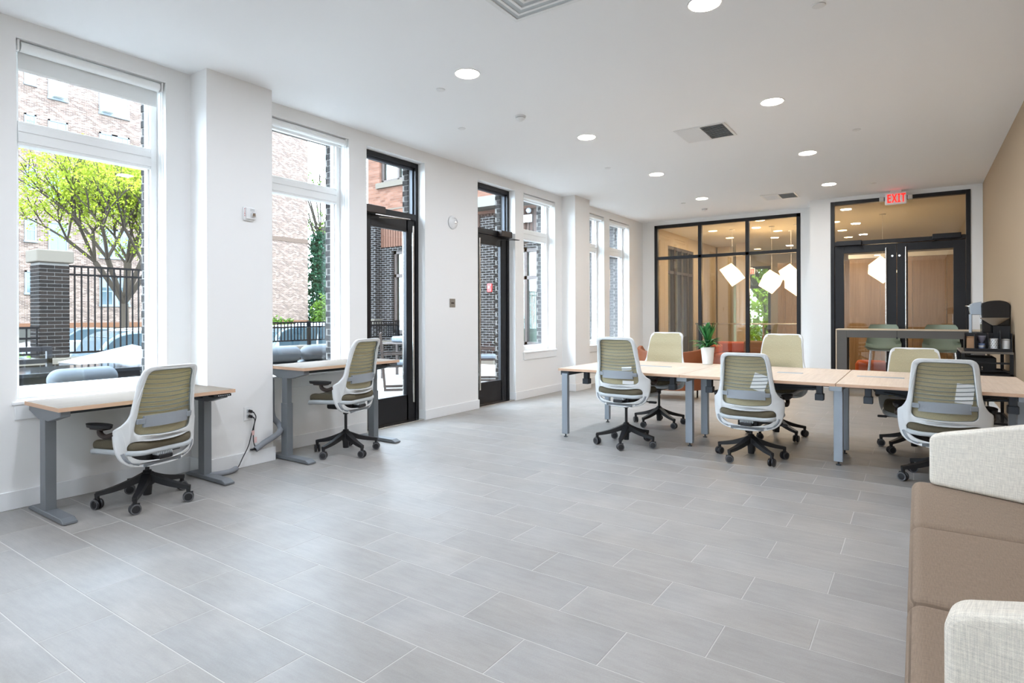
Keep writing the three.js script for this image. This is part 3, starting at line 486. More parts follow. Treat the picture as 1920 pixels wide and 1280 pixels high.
// felt cable sleeves, plugs and cords by the column
one('cable_sleeve', tube([V(-4.80, 0.024, -2.585), V(-4.77, 0.022, -2.68), V(-4.765, 0.022, -2.78), V(-4.80, 0.026, -2.85)], 0.022, 30, 10), M.felt, 'grey felt cable sleeve lying on the floor by the nearest desk foot', 'cable sleeve');
one('cable_sleeve', [tube([V(-4.99, 0.74, -3.31), V(-4.985, 0.6, -3.31), V(-4.98, 0.38, -3.32), V(-4.95, 0.31, -3.36), V(-4.845, 0.26, -3.30), V(-4.845, 0.18, -3.13), V(-4.85, 0.14, -3.06)], 0.026, 50, 10)], M.felt, 'grey felt cable sleeve hanging behind the higher desk and sloping past the column', 'cable sleeve');
{
  const o = thing('wall_outlet', 'white wall outlet with two black plugs low on the near column', 'outlet', [-4.8895, 0.462, -3.014], Math.PI / 2);
  part('cover_plate', B(-0.04, 0.04, -0.06, 0.06, 0, 0.006, 0.003), M.whitePlastic, o);
  each('socket_face', [B(-0.017, 0.017, 0.008, 0.038, 0.006, 0.0085, 0.003), B(-0.017, 0.017, -0.038, -0.008, 0.006, 0.0085, 0.003)], M.chairPale, o);
  for (const y of [0.023, -0.023]) { const g = thing('power_plug', y > 0 ? 'upper black plug in the low outlet on the near column' : 'lower black plug in the low outlet on the near column', 'plug', [-4.888, 0.462 + y, -3.02], 0);
    part('plug_body', [rod(V(0.009, 0, 0), V(0.036, -0.004, -0.006), 0.013), rod(V(0.03, -0.003, -0.004), V(0.05, -0.014, -0.02), 0.006)], M.plasticBlack, g); }
  const c1 = one('mains_cable', [tube([V(-4.84, 0.47, -3.04), V(-4.85, 0.43, -3.065), V(-4.865, 0.36, -3.058), V(-4.866, 0.27, -3.05), V(-4.86, 0.2, -3.05), V(-4.862, 0.15, -3.07)], 0.0042, 40, 6), B(-4.875, -4.85, 0.135, 0.15, -3.02, -3.09, 0.004)], M.plasticBlack, 'black power cord with red and white warning tags running into the sloping felt sleeve', 'cable');
  part('warning_tag', [B(-4.862, -4.858, 0.27, 0.31, -3.03, -3.055), B(-4.856, -4.853, 0.2, 0.25, -3.05, -3.075)], S('tagPink', 0xe3bdb8, 0.7), c1, 'small pink and white warning tag');
  one('mains_cable', tube([V(-4.84, 0.424, -3.04), V(-4.85, 0.40, -3.055), V(-4.862, 0.3, -3.035), V(-4.85, 0.18, -2.99), V(-4.84, 0.09, -2.93), V(-4.815, 0.035, -2.88), V(-4.80, 0.026, -2.85)], 0.0042, 40, 6), M.plasticBlack, 'black power cord curving down to the felt sleeve on the floor', 'cable');
}
// ---------- long bench of six desktops ----------
{
  const o = thing('bench_desk', 'long six-place bench desk with pale wood tops and silver legs', 'desk', [0, 0, 0], 0);
  const X = [-3.235, -1.895, -0.568, 0.745], y1 = 0.745, y0 = 0.719, Z = [-5.62, -6.385, -6.41, -7.08], slot = [[-2.62, -2.25], [-1.16, -0.93], [-0.47, -0.10]];
  for (let i = 0; i < 3; i++) for (let r = 0; r < 2; r++) {
    const a = X[i] + 0.003, b = X[i + 1] - 0.003, d = part('desktop', B(a, b, y0, y1, Z[2 * r], Z[2 * r + 1], 0.003), M.ashTop, o);
    part('edge_band', B(a, b, y0, y1 - 0.001, r ? Z[3] - 0.0012 : Z[0], r ? Z[3] : Z[0] + 0.0012), M.ashEdge, d);
  }
  for (let i = 0; i < 3; i++) part('cable_flap', B(slot[i][0], slot[i][1], y1 - 0.01, y1 + 0.003, -6.36, -6.44, 0.003), M.silver, o);
  const leg = (x, z, w, d) => { const l = part('leg', B(x - w / 2, x + w / 2, 0.035, 0.69, z - d / 2, z + d / 2, 0.004), M.silver, o); part('levelling_foot', [cyl(0.022, 0.022, 0.007, x, 0, z, 16), cyl(0.008, 0.008, 0.03, x, 0.006, z, 10)], M.darkSteel, l); };
  leg(-3.165, -5.66, 0.068, 0.05); leg(-3.165, -6.72, 0.06, 0.05);
  leg(-1.90, -5.95, 0.072, 0.06); leg(-1.90, -6.47, 0.072, 0.06); leg(-0.577, -5.92, 0.072, 0.06); leg(-0.577, -6.45, 0.072, 0.06); leg(0.66, -5.95, 0.068, 0.06); leg(0.66, -6.47, 0.068, 0.06);
  for (const x of [-3.165, -1.90, -0.577, 0.66]) part('cross_beam', B(x - 0.05, x + 0.05, 0.672, 0.716, x < -3 ? -5.64 : -5.70, -7.0, 0.004), x < -3 ? M.darkSteel : M.silver, o);
  for (const z of [-5.98, -6.26, -6.54]) part('rail', B(-3.14, 0.64, 0.676, 0.714, z - 0.02, z + 0.02, 0.003), M.darkSteel, o);
  for (let i = 0; i < 3; i++) {
    part('cable_tray', [B(X[i] + 0.25, X[i + 1] - 0.25, 0.60, 0.604, -6.28, -6.52), B(X[i] + 0.25, X[i + 1] - 0.25, 0.604, 0.655, -6.28, -6.284), B(X[i] + 0.25, X[i + 1] - 0.25, 0.604, 0.655, -6.516, -6.52)], M.darkSteel, o);
    for (const x of [X[i] + 0.22, X[i + 1] - 0.15]) part('clamp', [B(x - 0.025, x + 0.025, 0.60, 0.70, -5.84, -5.90, 0.004), B(x - 0.035, x + 0.035, 0.565, 0.625, -5.83, -5.91, 0.006)], M.darkSteel, o);
    part('tray_cable', tube([V(X[i] + 0.3, 0.62, -6.3), V(X[i] + 0.6, 0.60, -6.1), V(X[i] + 0.9, 0.64, -5.95), V(X[i] + 1.15, 0.66, -5.9)], 0.011, 30, 8), M.darkSteel, o);
  }
}
// ---------- potted plant on the bench ----------
{
  const o = thing('potted_plant', 'green long-leaved plant in a white pot on the far edge of the bench', 'plant', [-2.02, 0.7455, -6.99], 0.4);
  part('pot', lathe([[0, 0], [0.052, 0], [0.058, 0.006], [0.078, 0.195], [0.078, 0.2], [0.07, 0.2], [0.066, 0.17], [0, 0.17]], 36), M.pot, o);
  part('soil', cyl(0.066, 0.066, 0.004, 0, 0.172, 0, 24), S('soil', 0x3a2c20, 1), o);
  const leaf = (L, W, lift, droop) => { const n = 10, p = [], ix = []; for (let i = 0; i <= n; i++) { const t = i / n, w = W * Math.sin(Math.PI * Math.min(1, t * 0.94 + 0.06)) ** 0.8, x = L * t * Math.cos(lift) + droop * t * t * 0.4, y = L * t * Math.sin(lift) - droop * t * t * t; p.push(x, y + 0.12 * w, w / 2, x, y - 0.12 * w, 0, x, y + 0.12 * w, -w / 2); if (i < n) { const a = 3 * i; ix.push(a, a + 3, a + 1, a + 1, a + 3, a + 4, a + 1, a + 4, a + 2, a + 2, a + 4, a + 5); } } const g = new THREE.BufferGeometry(); g.setAttribute('position', new THREE.Float32BufferAttribute(p, 3)); g.setIndex(ix); g.computeVertexNormals(); return boxUV(flat(g)); };
  const m2 = [M.leafGreen, S('leafGreenLight', 0x4b9a48, 0.5, { side: THREE.DoubleSide, transmission: 0.2, thickness: 0 }), S('leafGreenDark', 0x1f5e31, 0.5, { side: THREE.DoubleSide, transmission: 0.15, thickness: 0 })];
  for (let i = 0; i < 64; i++) { const t = i / 64, low = t < 0.5, g = low ? leaf(rr(0.15, 0.23), rr(0.034, 0.046), rr(0.5, 1.0), rr(0.07, 0.12)) : leaf(rr(0.2, 0.3), rr(0.04, 0.056), rr(1.1, 1.5), rr(0, 0.04)); const l = part('leaf', g, m2[i % 3], o); l.position.set(0, 0.17 + (low ? rr(0, 0.05) : rr(0.02, 0.1)), 0); l.rotation.y = i * 2.39996 + rr(-0.3, 0.3); }
}
// ---------- brown tub chair behind the bench ----------
{
  const o = thing('tub_chair', 'brown leather tub chair with high sides, behind the bench by the partition', 'armchair', [-3.24, 0, -9.25], 0);
  const n = 26, p = [], ix = [], ring = (a) => { const t = a / n * 2 - 1, th = t * 1.9; return [Math.sin(th) * 0.56, Math.cos(th) * 0.46, 0.735 + 0.1 * Math.abs(t) ** 1.6 - (Math.abs(t) > 0.85 ? (Math.abs(t) - 0.85) * 0.9 : 0)]; };
  for (let i = 0; i <= n; i++) { const [x, z, h] = ring(i), l = 1.0 + 0, xi = x * 0.87, zi = z * 0.87; p.push(x * 0.88 * l, 0.16, z * 0.88, x, h - 0.02, z, x * 0.975, h, z * 0.975, xi * 1.02, h, zi * 1.02, xi, h - 0.03, zi, xi * 0.9, 0.2, zi * 0.9); }
  for (let i = 0; i < n; i++) for (let k = 0; k < 6; k++) { const a = i * 6 + k, b = i * 6 + (k + 1) % 6; ix.push(a, a + 6, b, b, a + 6, b + 6); }
  for (const e of [0, n]) for (let k = 1; k < 5; k++) e ? ix.push(e * 6, e * 6 + k + 1, e * 6 + k) : ix.push(0, k, k + 1);
  const g = new THREE.BufferGeometry(); g.setAttribute('position', new THREE.Float32BufferAttribute(p, 3)); g.setIndex(ix); g.computeVertexNormals(); const sh = toCreasedNormals(flat(g), 0.9);
  part('shell', sh, M.leather, o);
  const s = new THREE.CylinderGeometry(0.44, 0.42, 0.16, 36); s.scale(1, 1, 0.8); s.translate(0, 0.36, -0.04); part('seat_cushion', flat(s), M.leather, o);
  for (const [x, z] of [[-0.34, 0.26], [0.34, 0.26], [-0.34, -0.22], [0.34, -0.22]]) part('leg', cyl(0.012, 0.02, 0.29, x, 0, z, 12), M.bronze, o);
}
// ---------- bar table and stools ----------
{
  const o = thing('bar_table', 'tall dark grey bar table with a pale top edge before the double doors', 'table', [0, 0, 0], 0), x0 = -1.10, x1 = 0.82, z0 = -10.9, z1 = -11.3, h = 1.083;
  part('tabletop', B(x0, x1, h - 0.02, h, z0, z1, 0.004), M.barTop, o);
  each('apron', [B(x0 + 0.161, x1 - 0.161, h - 0.135, h - 0.02, z0 - 0.006, z0 - 0.04, 0.003), B(x0 + 0.161, x1 - 0.161, h - 0.135, h - 0.02, z1 + 0.006, z1 + 0.04, 0.003)], M.barGrey, o);
  for (const s of [0, 1]) { const a = s ? x1 : x0, k = s ? -1 : 1; const l = part('leg', [B(a + k * 0.018, a + k * 0.16, 0, h - 0.021, z0 - 0.006, z0 - 0.06, 0.003), B(a + k * 0.018, a + k * 0.16, 0, h - 0.021, z1 + 0.006, z1 + 0.06, 0.003)], M.barGrey, o); part('edge_panel', B(a, a + k * 0.017, 0, h - 0.021, z0 - 0.001, z1 + 0.001, 0.002), M.barTop, l); }
  each('joint_bracket', [B(-0.275, -0.255, h - 0.15, h - 0.12, z0 - 0.004, z0 - 0.03), B(-0.268, -0.262, h - 0.135, h - 0.02, z0 - 0.0055, z0 - 0.008)], M.blackMatte, o);
  const st = thing('bar_stool', 'left of the two green shell bar stools behind the bar table', 'bar stool', [-0.478, 0, -11.58], 0, undefined);
  const prof = [[0.23, 0.735], [0.20, 0.752], [0.1, 0.745], [-0.02, 0.735], [-0.12, 0.742], [-0.18, 0.79], [-0.205, 0.88], [-0.225, 1.0], [-0.245, 1.10], [-0.25, 1.145]], nu = 14, pos = [], ix = [];
  const N = prof.length; for (const off of [0, 0.012]) for (let j = 0; j < N; j++) for (let i = 0; i <= nu; i++) { const u = i / nu * 2 - 1, [pz, py] = prof[j], back = j > 5, w = j === 0 ? 0.2 : j === N - 1 ? 0.185 : back ? 0.25 - 0.012 * (j - 5) : 0.255; pos.push(u * w, py + (back ? 0 : 0.05 * u * u * (j > 0 ? 1 : 0.2)) - (back ? 0 : off), pz + (back ? 0.075 * u * u - off : 0)); }
  const C = nu + 1, T = N * C; for (let j = 0; j < N - 1; j++) for (let i = 0; i < nu; i++) { const a = j * C + i; ix.push(a, a + C, a + 1, a + 1, a + C, a + C + 1, T + a, T + a + 1, T + a + C, T + a + 1, T + a + C + 1, T + a + C); }
  const rim = []; for (let i = 0; i <= nu; i++) rim.push(i); for (let j = 1; j < N; j++) rim.push(j * C + nu); for (let i = nu - 1; i >= 0; i--) rim.push((N - 1) * C + i); for (let j = N - 2; j > 0; j--) rim.push(j * C);
  for (let k = 0; k < rim.length; k++) { const a = rim[k], b = rim[(k + 1) % rim.length]; ix.push(a, b, T + a, b, T + b, T + a); }
  const g = new THREE.BufferGeometry(); g.setAttribute('position', new THREE.Float32BufferAttribute(pos, 3)); g.setIndex(ix); g.computeVertexNormals();
  part('shell', toCreasedNormals(flat(g), 1.0), M.stoolGreen, st);
  for (const s of [-1, 1]) part('sled_leg', tube([V(s * 0.17, 0.725, 0.16), V(s * 0.2, 0.35, 0.2), V(s * 0.215, 0.03, 0.225), V(s * 0.216, 0.012, 0.2), V(s * 0.216, 0.012, -0.2), V(s * 0.215, 0.03, -0.23), V(s * 0.2, 0.35, -0.19), V(s * 0.17, 0.72, -0.14)], 0.0095, 80, 10), M.chrome, st);
  each('foot_rail', [rod(V(-0.205, 0.29, 0.205), V(0.205, 0.29, 0.205), 0.009), rod(V(-0.17, 0.722, 0.16), V(0.17, 0.722, 0.16), 0.009), rod(V(-0.17, 0.718, -0.14), V(0.17, 0.718, -0.14), 0.009)], M.chrome, st);
  copy(st, [0.31, 0, -11.58], 0, 'right of the two green shell bar stools, beside the coffee cart');
}
// ---------- coffee cart and what stands on it ----------
{
  const o = thing('coffee_cart', 'black metal cart with wire shelves against the tan wall', 'cart', [0, 0, 0], 0), x0 = 0.395, x1 = 0.84, z0 = -8.2, z1 = -9.1, h = 0.91;
  part('top_board', B(x0, x1, h - 0.022, h, z0, z1, 0.003), S('cartTop', 0x6e665d, 0.5), o);
  for (const x of [x0 + 0.016, x1 - 0.016]) for (const z of [z0 - 0.016, z1 + 0.016]) part('post', B(x - 0.016, x + 0.016, 0.06, h - 0.023, z - 0.016, z + 0.016, 0.002), M.blackMetal, o);
  for (const y of [0.66, 0.40, 0.14]) { const s = part('wire_shelf', [B(x0, x1, y - 0.012, y + 0.012, z0, z0 - 0.02), B(x0, x1, y - 0.012, y + 0.012, z1, z1 + 0.02), B(x0, x0 + 0.02, y - 0.012, y + 0.012, z0, z1), B(x1 - 0.02, x1, y - 0.012, y + 0.012, z0, z1)], M.blackMetal, o); const w = []; for (let z = z0 - 0.05; z > z1; z -= 0.045) w.push(rod(V(x0, y, z), V(x1, y, z), 0.003, 6)); part('shelf_wire', w, M.blackMetal, s); }
  each('side_rail', [B(x0 + 0.03, x1 - 0.03, 0.78, 0.80, z0 - 0.002, z0 - 0.02, 0.002), B(x0 + 0.03, x1 - 0.03, 0.70, 0.712, z0 - 0.002, z0 - 0.014, 0.002)], M.blackMetal, o);
  for (const x of [x0 + 0.016, x1 - 0.016]) for (const z of [z0 - 0.016, z1 + 0.016]) { const c = cyl(0.028, 0.028, 0.02, 0, -0.01, 0, 18); c.rotateZ(Math.PI / 2); c.translate(x, 0.028, z); part('caster', [c, B(x - 0.014, x + 0.014, 0.03, 0.06, z - 0.01, z + 0.01)], M.wheel, o); }
  const bx = thing('storage_box', 'black storage box on the upper wire shelf of the coffee cart', 'box', [0.58, 0.672, -8.55], 0);
  part('box_body', B(-0.15, 0.13, 0.001, 0.17, -0.2, 0.2, 0.012), M.blackMatte, bx); each('latch', [B(-0.04, -0.02, 0.05, 0.085, 0.2, 0.206, 0.002), B(0.0, 0.012, 0.03, 0.07, 0.2, 0.206, 0.002)], M.chrome, bx);
  // pod drawer with the brewer on it
  const dr = thing('pod_drawer', 'black drawer box under the coffee machine on the cart', 'drawer box', [0.64, h, -8.70], 0);
  part('drawer_case', B(-0.18, 0.18, 0, 0.085, -0.16, 0.16, 0.006), M.blackMatte, dr); part('drawer_front', B(-0.188, -0.181, 0.008, 0.078, -0.15, 0.15, 0.003), M.plasticBlack, dr);
  const k = thing('coffee_machine', 'black and silver single cup coffee machine on the cart by the tan wall', 'coffee machine', [0.64, h + 0.097, -8.70], 0);
  const sh = new THREE.Shape(); sh.moveTo(-0.025, 0); sh.lineTo(0.19, 0); sh.lineTo(0.205, 0.40); sh.quadraticCurveTo(0.2, 0.445, 0.12, 0.455); sh.quadraticCurveTo(0.02, 0.458, -0.03, 0.425); sh.lineTo(-0.035, 0.405); sh.closePath();
  part('body', flat(new THREE.ExtrudeGeometry(sh, { depth: 0.22, bevelEnabled: true, bevelThickness: 0.012, bevelSize: 0.01, bevelSegments: 3, curveSegments: 12 })).translate(0, 0.0, -0.11), S('glossBlack', 0x0f0f11, 0.18), k);
  const hd = new THREE.Shape(); hd.moveTo(-0.045, 0.31); hd.lineTo(-0.13, 0.31); hd.lineTo(-0.145, 0.40); hd.quadraticCurveTo(-0.14, 0.425, -0.1, 0.437); hd.lineTo(-0.045, 0.448); hd.closePath();
  part('brew_head', flat(new THREE.ExtrudeGeometry(hd, { depth: 0.17, bevelEnabled: true, bevelThickness: 0.008, bevelSize: 0.006, bevelSegments: 2 })).translate(0, 0, -0.085), M.silver, k);
  part('lift_handle', tube([V(-0.14, 0.40, -0.09), V(-0.165, 0.405, -0.07), V(-0.168, 0.405, 0.07), V(-0.14, 0.40, 0.09)], 0.008, 20, 8), M.chrome, k);
  each('front_column', [B(-0.145, -0.125, 0.02, 0.31, 0.05, 0.085, 0.004), B(-0.145, -0.125, 0.02, 0.31, -0.085, -0.05, 0.004)], M.silver, k);
  part('drip_tray', [B(-0.15, -0.036, 0, 0.022, -0.09, 0.09, 0.006)], M.plasticBlack, k);
  part('water_tank', B(0.216, 0.236, 0.05, 0.42, -0.1, 0.1, 0.008), S('tank', 0xd7d3c8, 0.2), k);
  // condiment rack and its contents
  const r = thing('condiment_rack', 'black wire condiment rack on the cart in front of the coffee machine', 'rack', [0.63, h, -8.335], 0), a = -0.205, b = 0.205;
  part('tray', [B(a, b, 0.0, 0.012, -0.10, 0.10, 0.003), B(a, b, 0.012, 0.035, 0.094, 0.10)], M.blackMetal, r);
  each('divider', [-0.205, -0.10, 0.0, 0.105, 0.197].map((x) => B(x, x + 0.008, 0.012, 0.2, -0.1, 0.1 - 0.02, 0.002)), M.blackMetal, r);
  each('back_panel', [B(a, 0.06, 0.012, 0.20, -0.10, -0.092, 0.002), B(0.06, b, 0.012, 0.28, -0.10, -0.092, 0.002)], M.blackMetal, r);
  each('front_post', [B(0.098, 0.112, 0.012, 0.235, 0.08, 0.092, 0.002), B(-0.12, -0.106, 0.012, 0.19, 0.08, 0.092, 0.002)], M.blackMetal, r);
  const put = (name, label, cat, x, z, f) => { const t = thing(name, label, cat, [0.63 + x, h + 0.0125, -8.335 + z], 0); f(t); };
  put('paper_bag', 'brown paper bag in the left bay of the condiment rack', 'paper bag', -0.146, 0, (t) => { part('bag_body', B(-0.04, 0.04, 0, 0.135, -0.045, 0.07, 0.006), S('kraft', 0xa98463, 0.85), t); part('folded_top', B(-0.038, 0.038, 0.135, 0.15, -0.03, 0.03, 0.003), M.kraft, t); });
  put('cup_stack', 'small stack of white and blue paper cups low in the rack', 'paper cups', -0.05, 0.02, (t) => { for (let i = 0; i < 3; i++) part('paper_cup', lathe([[0, 0], [0.026, 0], [0.032, 0.03], [0.033, 0.032], [0.03, 0.032], [0, 0.004]], 24).translate(0, i * 0.022, 0), i % 2 ? M.whitePlastic : S('cupBlue', 0x7d8fb5, 0.6), t); });
  put('creamer_pouch', 'pale blue cone of wrapped packets in the middle of the rack', 'packet', -0.046, -0.046, (t) => { const g = lathe([[0.006, 0.07], [0.03, 0.11], [0.042, 0.15], [0.038, 0.155], [0, 0.12]], 20); part('cone', g, S('packet', 0xa9a6b4, 0.7), t); });
  put('patterned_canister', 'white canister with rows of black dashes in the rack', 'canister', 0.052, 0.02, (t) => {
    part('canister_body', lathe([[0, 0], [0.041, 0], [0.043, 0.006], [0.043, 0.126], [0.04, 0.13], [0, 0.13]], 28), M.whitePlastic, t);
    const ds = []; for (let j = 0; j < 6; j++) for (let i = 0; i < 12; i++) { const g = B(-0.0055, 0.0055, -0.002, 0.002, -0.0005, 0.0005); g.rotateZ(0.6); g.translate(0, 0, 0.0434); g.rotateY((i + (j % 2) * 0.5) * Math.PI / 6); g.translate(0, 0.018 + j * 0.019, 0); ds.push(g); } part('dash_print', ds, M.blackMatte, t); });
  put('white_canister', 'plain white canister with a lid at the right end of the rack', 'canister', 0.155, 0.02, (t) => { part('canister_body', lathe([[0, 0], [0.038, 0], [0.0405, 0.008], [0.0405, 0.112], [0, 0.112]], 28), M.whitePlastic, t); part('lid', lathe([[0, 0.1125], [0.0405, 0.1125], [0.0405, 0.122], [0.02, 0.128], [0, 0.128]], 28), M.whitePlastic, t); });
  const fl = thing('filter_bowl', 'tan cone shaped paper filter standing across the top of the rack', 'filter', [0.70, h + 0.285, -8.40], 0);
  part('cone', lathe([[0.02, 0.0], [0.05, 0.02], [0.125, 0.078], [0.123, 0.082], [0.046, 0.026], [0, 0.008]], 26), S('filterTan', 0xa69784, 0.85), fl);
}
// ---------- lounge sofa along the tan wall ----------
function sofa(label, z0, z1, n, armZ, turn, farArm) {
  const o = thing('lounge_sofa', label, 'sofa', [0, 0, 0], 0), x0 = -0.03, x1 = 0.80, d = (z0 - z1) / n;
  part('base', B(x0 + 0.02, x1, 0.03, 0.2, z0 - 0.02, z1 + 0.02, 0.02), M.sofaTan, o);
  for (let i = 0; i < n; i++) part('seat_cushion', B(x0, x1, 0.2, 0.43, z0 - i * d - (i ? 0.0015 : 0), z0 - (i + 1) * d + (i < n - 1 ? 0.0015 : 0), i === 0 || i === n - 1 ? 0.045 : 0.02), M.sofaTan, o);
  each('plinth_foot', [B(x0 + 0.1, x0 + 0.16, 0, 0.03, z0 - 0.1, z0 - 0.16), B(x0 + 0.1, x0 + 0.16, 0, 0.03, z1 + 0.16, z1 + 0.1), B(x1 - 0.16, x1 - 0.1, 0, 0.03, z0 - 0.1, z0 - 0.16), B(x1 - 0.16, x1 - 0.1, 0, 0.03, z1 + 0.16, z1 + 0.1)], M.blackMatte, o);
  part('backrest', B(x1 - 0.12, x1 + 0.03, 0.432, 0.86, z0 - (farArm ? 0 : 0.02), z1 + (farArm ? 0.33 : 0), 0.035), M.sofaCream, o);
  const L = 0.66, s = new THREE.Shape(); s.moveTo(0.03, 0); s.lineTo(L, 0); s.lineTo(L, 0.27 + L * 0.26); s.lineTo(0.05, 0.275); s.quadraticCurveTo(0, 0.265, 0, 0.22); s.lineTo(0, 0.03); s.quadraticCurveTo(0, 0, 0.03, 0);
  const g = new THREE.ExtrudeGeometry(s, { depth: 0.06, bevelEnabled: true, bevelThickness: 0.022, bevelSize: 0.022, bevelOffset: -0.022, bevelSegments: 4, curveSegments: 8 });
  g.translate(0, 0, -0.082); const f = boxUV(flat(g)); f.rotateY(turn); f.translate(0.042, 0.4315, armZ);
  const a = part('armrest', f, M.sofaCream, o, 'cream woven arm rising towards the wall');
  const se = []; for (const zz of [-0.003, -0.101]) { const t = tube([V(0.03, 0.243, zz), V(0.2, 0.288, zz), V(L - 0.04, 0.288 + (L - 0.24) * 0.26, zz)], 0.0025, 20, 5); t.rotateY(turn); t.translate(0.042, 0.4315, armZ); se.push(t); } part('seam', se[0], M.sofaTan, a);
}
sofa('two-seat tan sofa unit with a cream arm at its far end, near the bench', -2.262, -3.885, 2, -3.81, -0.42, true);
sofa('single-seat tan sofa unit with a cream arm, in the bottom right corner', -1.46, -2.256, 1, -1.557, -0.16, false);
// ---------- lobby beyond the glass ----------
{
  const ZB = -21.5, zf = -12.93;
  struct('floor_lobby', B(WX - 0.25, 4.3, -0.16, -0.002, zf, ZB - 0.2), M.lobbyFloor);
  struct('ceiling_lobby', B(WX - 0.25, 4.3, H, H + 0.25, -12.985, ZB - 0.2), M.lobbyCeil);
  const gl = [-14.45, -16.5], X = WX;
  struct('wall_lobby_left', [B(X, X - 0.2, 0, H + 0.02, zf, gl[0]), B(X, X - 0.2, 3.05, H + 0.02, gl[0], gl[1]), B(X, X - 0.2, 0, H + 0.02, gl[1], ZB)], M.lobbyWall);
  const w = structGroup('window_9');
  struct('window_frame', [B(X - 0.02, X - 0.12, 0, 3.05, gl[0], gl[0] - 0.06), B(X - 0.02, X - 0.12, 0, 3.05, gl[1], gl[1] + 0.06), B(X - 0.02, X - 0.12, 2.98, 3.05, gl[0], gl[1]), B(X - 0.02, X - 0.12, 0, 0.1, gl[0], gl[1])], M.bronze, w);
  for (const z of [-14.98, -15.55, -16.05]) struct('mullion', B(X - 0.01, X - 0.12, 0, 3.0, z - 0.035, z + 0.035), M.bronze, w);
  struct('transom_bar', B(X - 0.015, X - 0.12, 2.36, 2.43, gl[0], gl[1]), M.bronze, w);
  struct('pane', B(X - 0.074, X - 0.066, 0.1, 2.98, gl[0], gl[1]), M.greenGlass, w);
  // far wall with an entrance, timber panels on the right
  struct('wall_lobby_back', [B(X - 0.2, -4.95, 0, H + 0.02, ZB, ZB - 0.2), B(-4.1, 4.3, 0, H + 0.02, ZB, ZB - 0.2), B(-4.95, -4.1, 2.95, H + 0.02, ZB, ZB - 0.2)], M.lobbyWall);
  struct('wall_lobby_right', [B(4.1, 4.3, 0, H + 0.02, -12.0, ZB - 0.2), B(RX + 0.14, 4.3, 0, H + 0.02, -12.0, -12.14)], M.lobbyWall);
  struct('ceiling_recess', B(RX + 0.14, 4.3, H, H + 0.2, -11.95, -13.0), M.lobbyCeil); struct('floor_recess', B(RX + 0.14, 4.3, -0.16, -0.003, -12, -12.94), M.lobbyFloor);
  const e = structGroup('door_4');
  struct('door_frame', [B(-4.95, -4.87, 0, 2.95, ZB + 0.02, ZB - 0.1), B(-4.18, -4.1, 0, 2.95, ZB + 0.02, ZB - 0.1), B(-4.87, -4.18, 2.86, 2.95, ZB + 0.02, ZB - 0.1), B(-4.87, -4.18, 2.2, 2.3, ZB + 0.02, ZB - 0.1)], M.blackMetal, e);
  struct('pane', [B(-4.87, -4.18, 0.0, 2.2, ZB - 0.04, ZB - 0.048), B(-4.87, -4.18, 2.3, 2.86, ZB - 0.04, ZB - 0.048)], M.greenGlass, e);
  struct('column_3', B(-5.1, -4.72, 0, H, -18.7, -19.1), M.lobbyWall); struct('column_4', B(-4.35, -4.05, 0, H, -17.9, -18.2), M.lobbyWall);
  struct('ceiling_wing_added', B(-5.56, -14.6, 3.45, 3.6, -13.58, -21.6), M.barGrey); struct('wall_wing_added', [B(-7.4, -7.5, 0, 3.45, -13.6, -21.5), B(-5.36, -7.39, 0, 3.45, -21.45, -21.6)], S('wingGreen', 0x5d6a60, 0.7)); struct('floor_wing', B(-5.36, -14.6, -0.2, -0.01, -13.56, -21.6), M.barGrey);  // ceiling and walls added to block the sky behind the lobby glazing
  const tw = structGroup('wall_timber'); // timber boards that can be told apart
  struct('backing', B(-3.7, 0.8, 0, 2.95, -20.5, -20.6), M.lobbyWall, tw);
  for (let i = 0; i < 20; i++) struct('panel', B(-3.7 + i * 0.225 + 0.004, -3.7 + (i + 1) * 0.225 - 0.004, 0.02, 2.93, -20.48, -20.5, 0.003), M.oak, tw);
  const dw = structGroup('wall_timber_front');
  struct('backing', B(-1.28, 1.7, 0, 2.66, -15.5, -15.6), M.whitePlastic, dw);
  for (let i = 0; i < 5; i++) struct('panel', B(-1.28 + i * 0.596 + 0.003, -1.28 + (i + 1) * 0.596 - 0.003, 0.02, 2.56, -15.475, -15.5, 0.003), M.oak, dw);
  struct('top_rail', B(-1.3, 1.72, 2.565, 2.66, -15.47, -15.5, 0.003), M.whitePlastic, dw);
  // lights
  let n = 0;
  for (const [x, z] of [[-4.2, -15.0], [-4.2, -16.62], [-4.2, -18.24], [-4.2, -20.0], [-2.87, -15.93], [-1.54, -15.14], [-1.54, -16.77], [-1.54, -18.36], [-2.87, -13.9]])
    downlight(x, z, ['lobby downlight nearest the glass partition, in its left row', 'second lobby downlight of the left row behind the partition', 'third lobby downlight of the left row behind the partition', 'farthest lobby downlight of the left row behind the partition', 'single lobby downlight seen near the right end of the partition', 'nearest of three lobby downlights seen through the pane over the double doors', 'middle of three lobby downlights seen through the pane over the double doors', 'farthest of three lobby downlights seen through the pane over the double doors', 'lobby downlight just behind the right partition pane'][n++], M.lobbyGlow, LOBBY_POWER, 0xfff0dc, 'lobby downlights', 'lobby_light');
  [[-3.736, 2.31, -15.0, 0.2, 'leftmost glowing faceted pendant behind the partition'], [-2.838, 2.11, -15.0, 1.1, 'lowest glowing faceted pendant behind the middle of the right partition pane'], [-2.58, 2.305, -16.0, 2.0, 'rear glowing faceted pendant near the right edge of the partition'], [-2.30, 2.045, -15.0, 0.7, 'glowing faceted pendant half hidden by the right partition frame'], [-0.60, 2.262, -14.5, 1.6, 'glowing faceted pendant seen through the left leaf of the double doors']]
    .forEach(([x, y, z, t, l]) => {
      const o = thing('pendant_lamp', l, 'pendant lamp', [x, y, z], t);
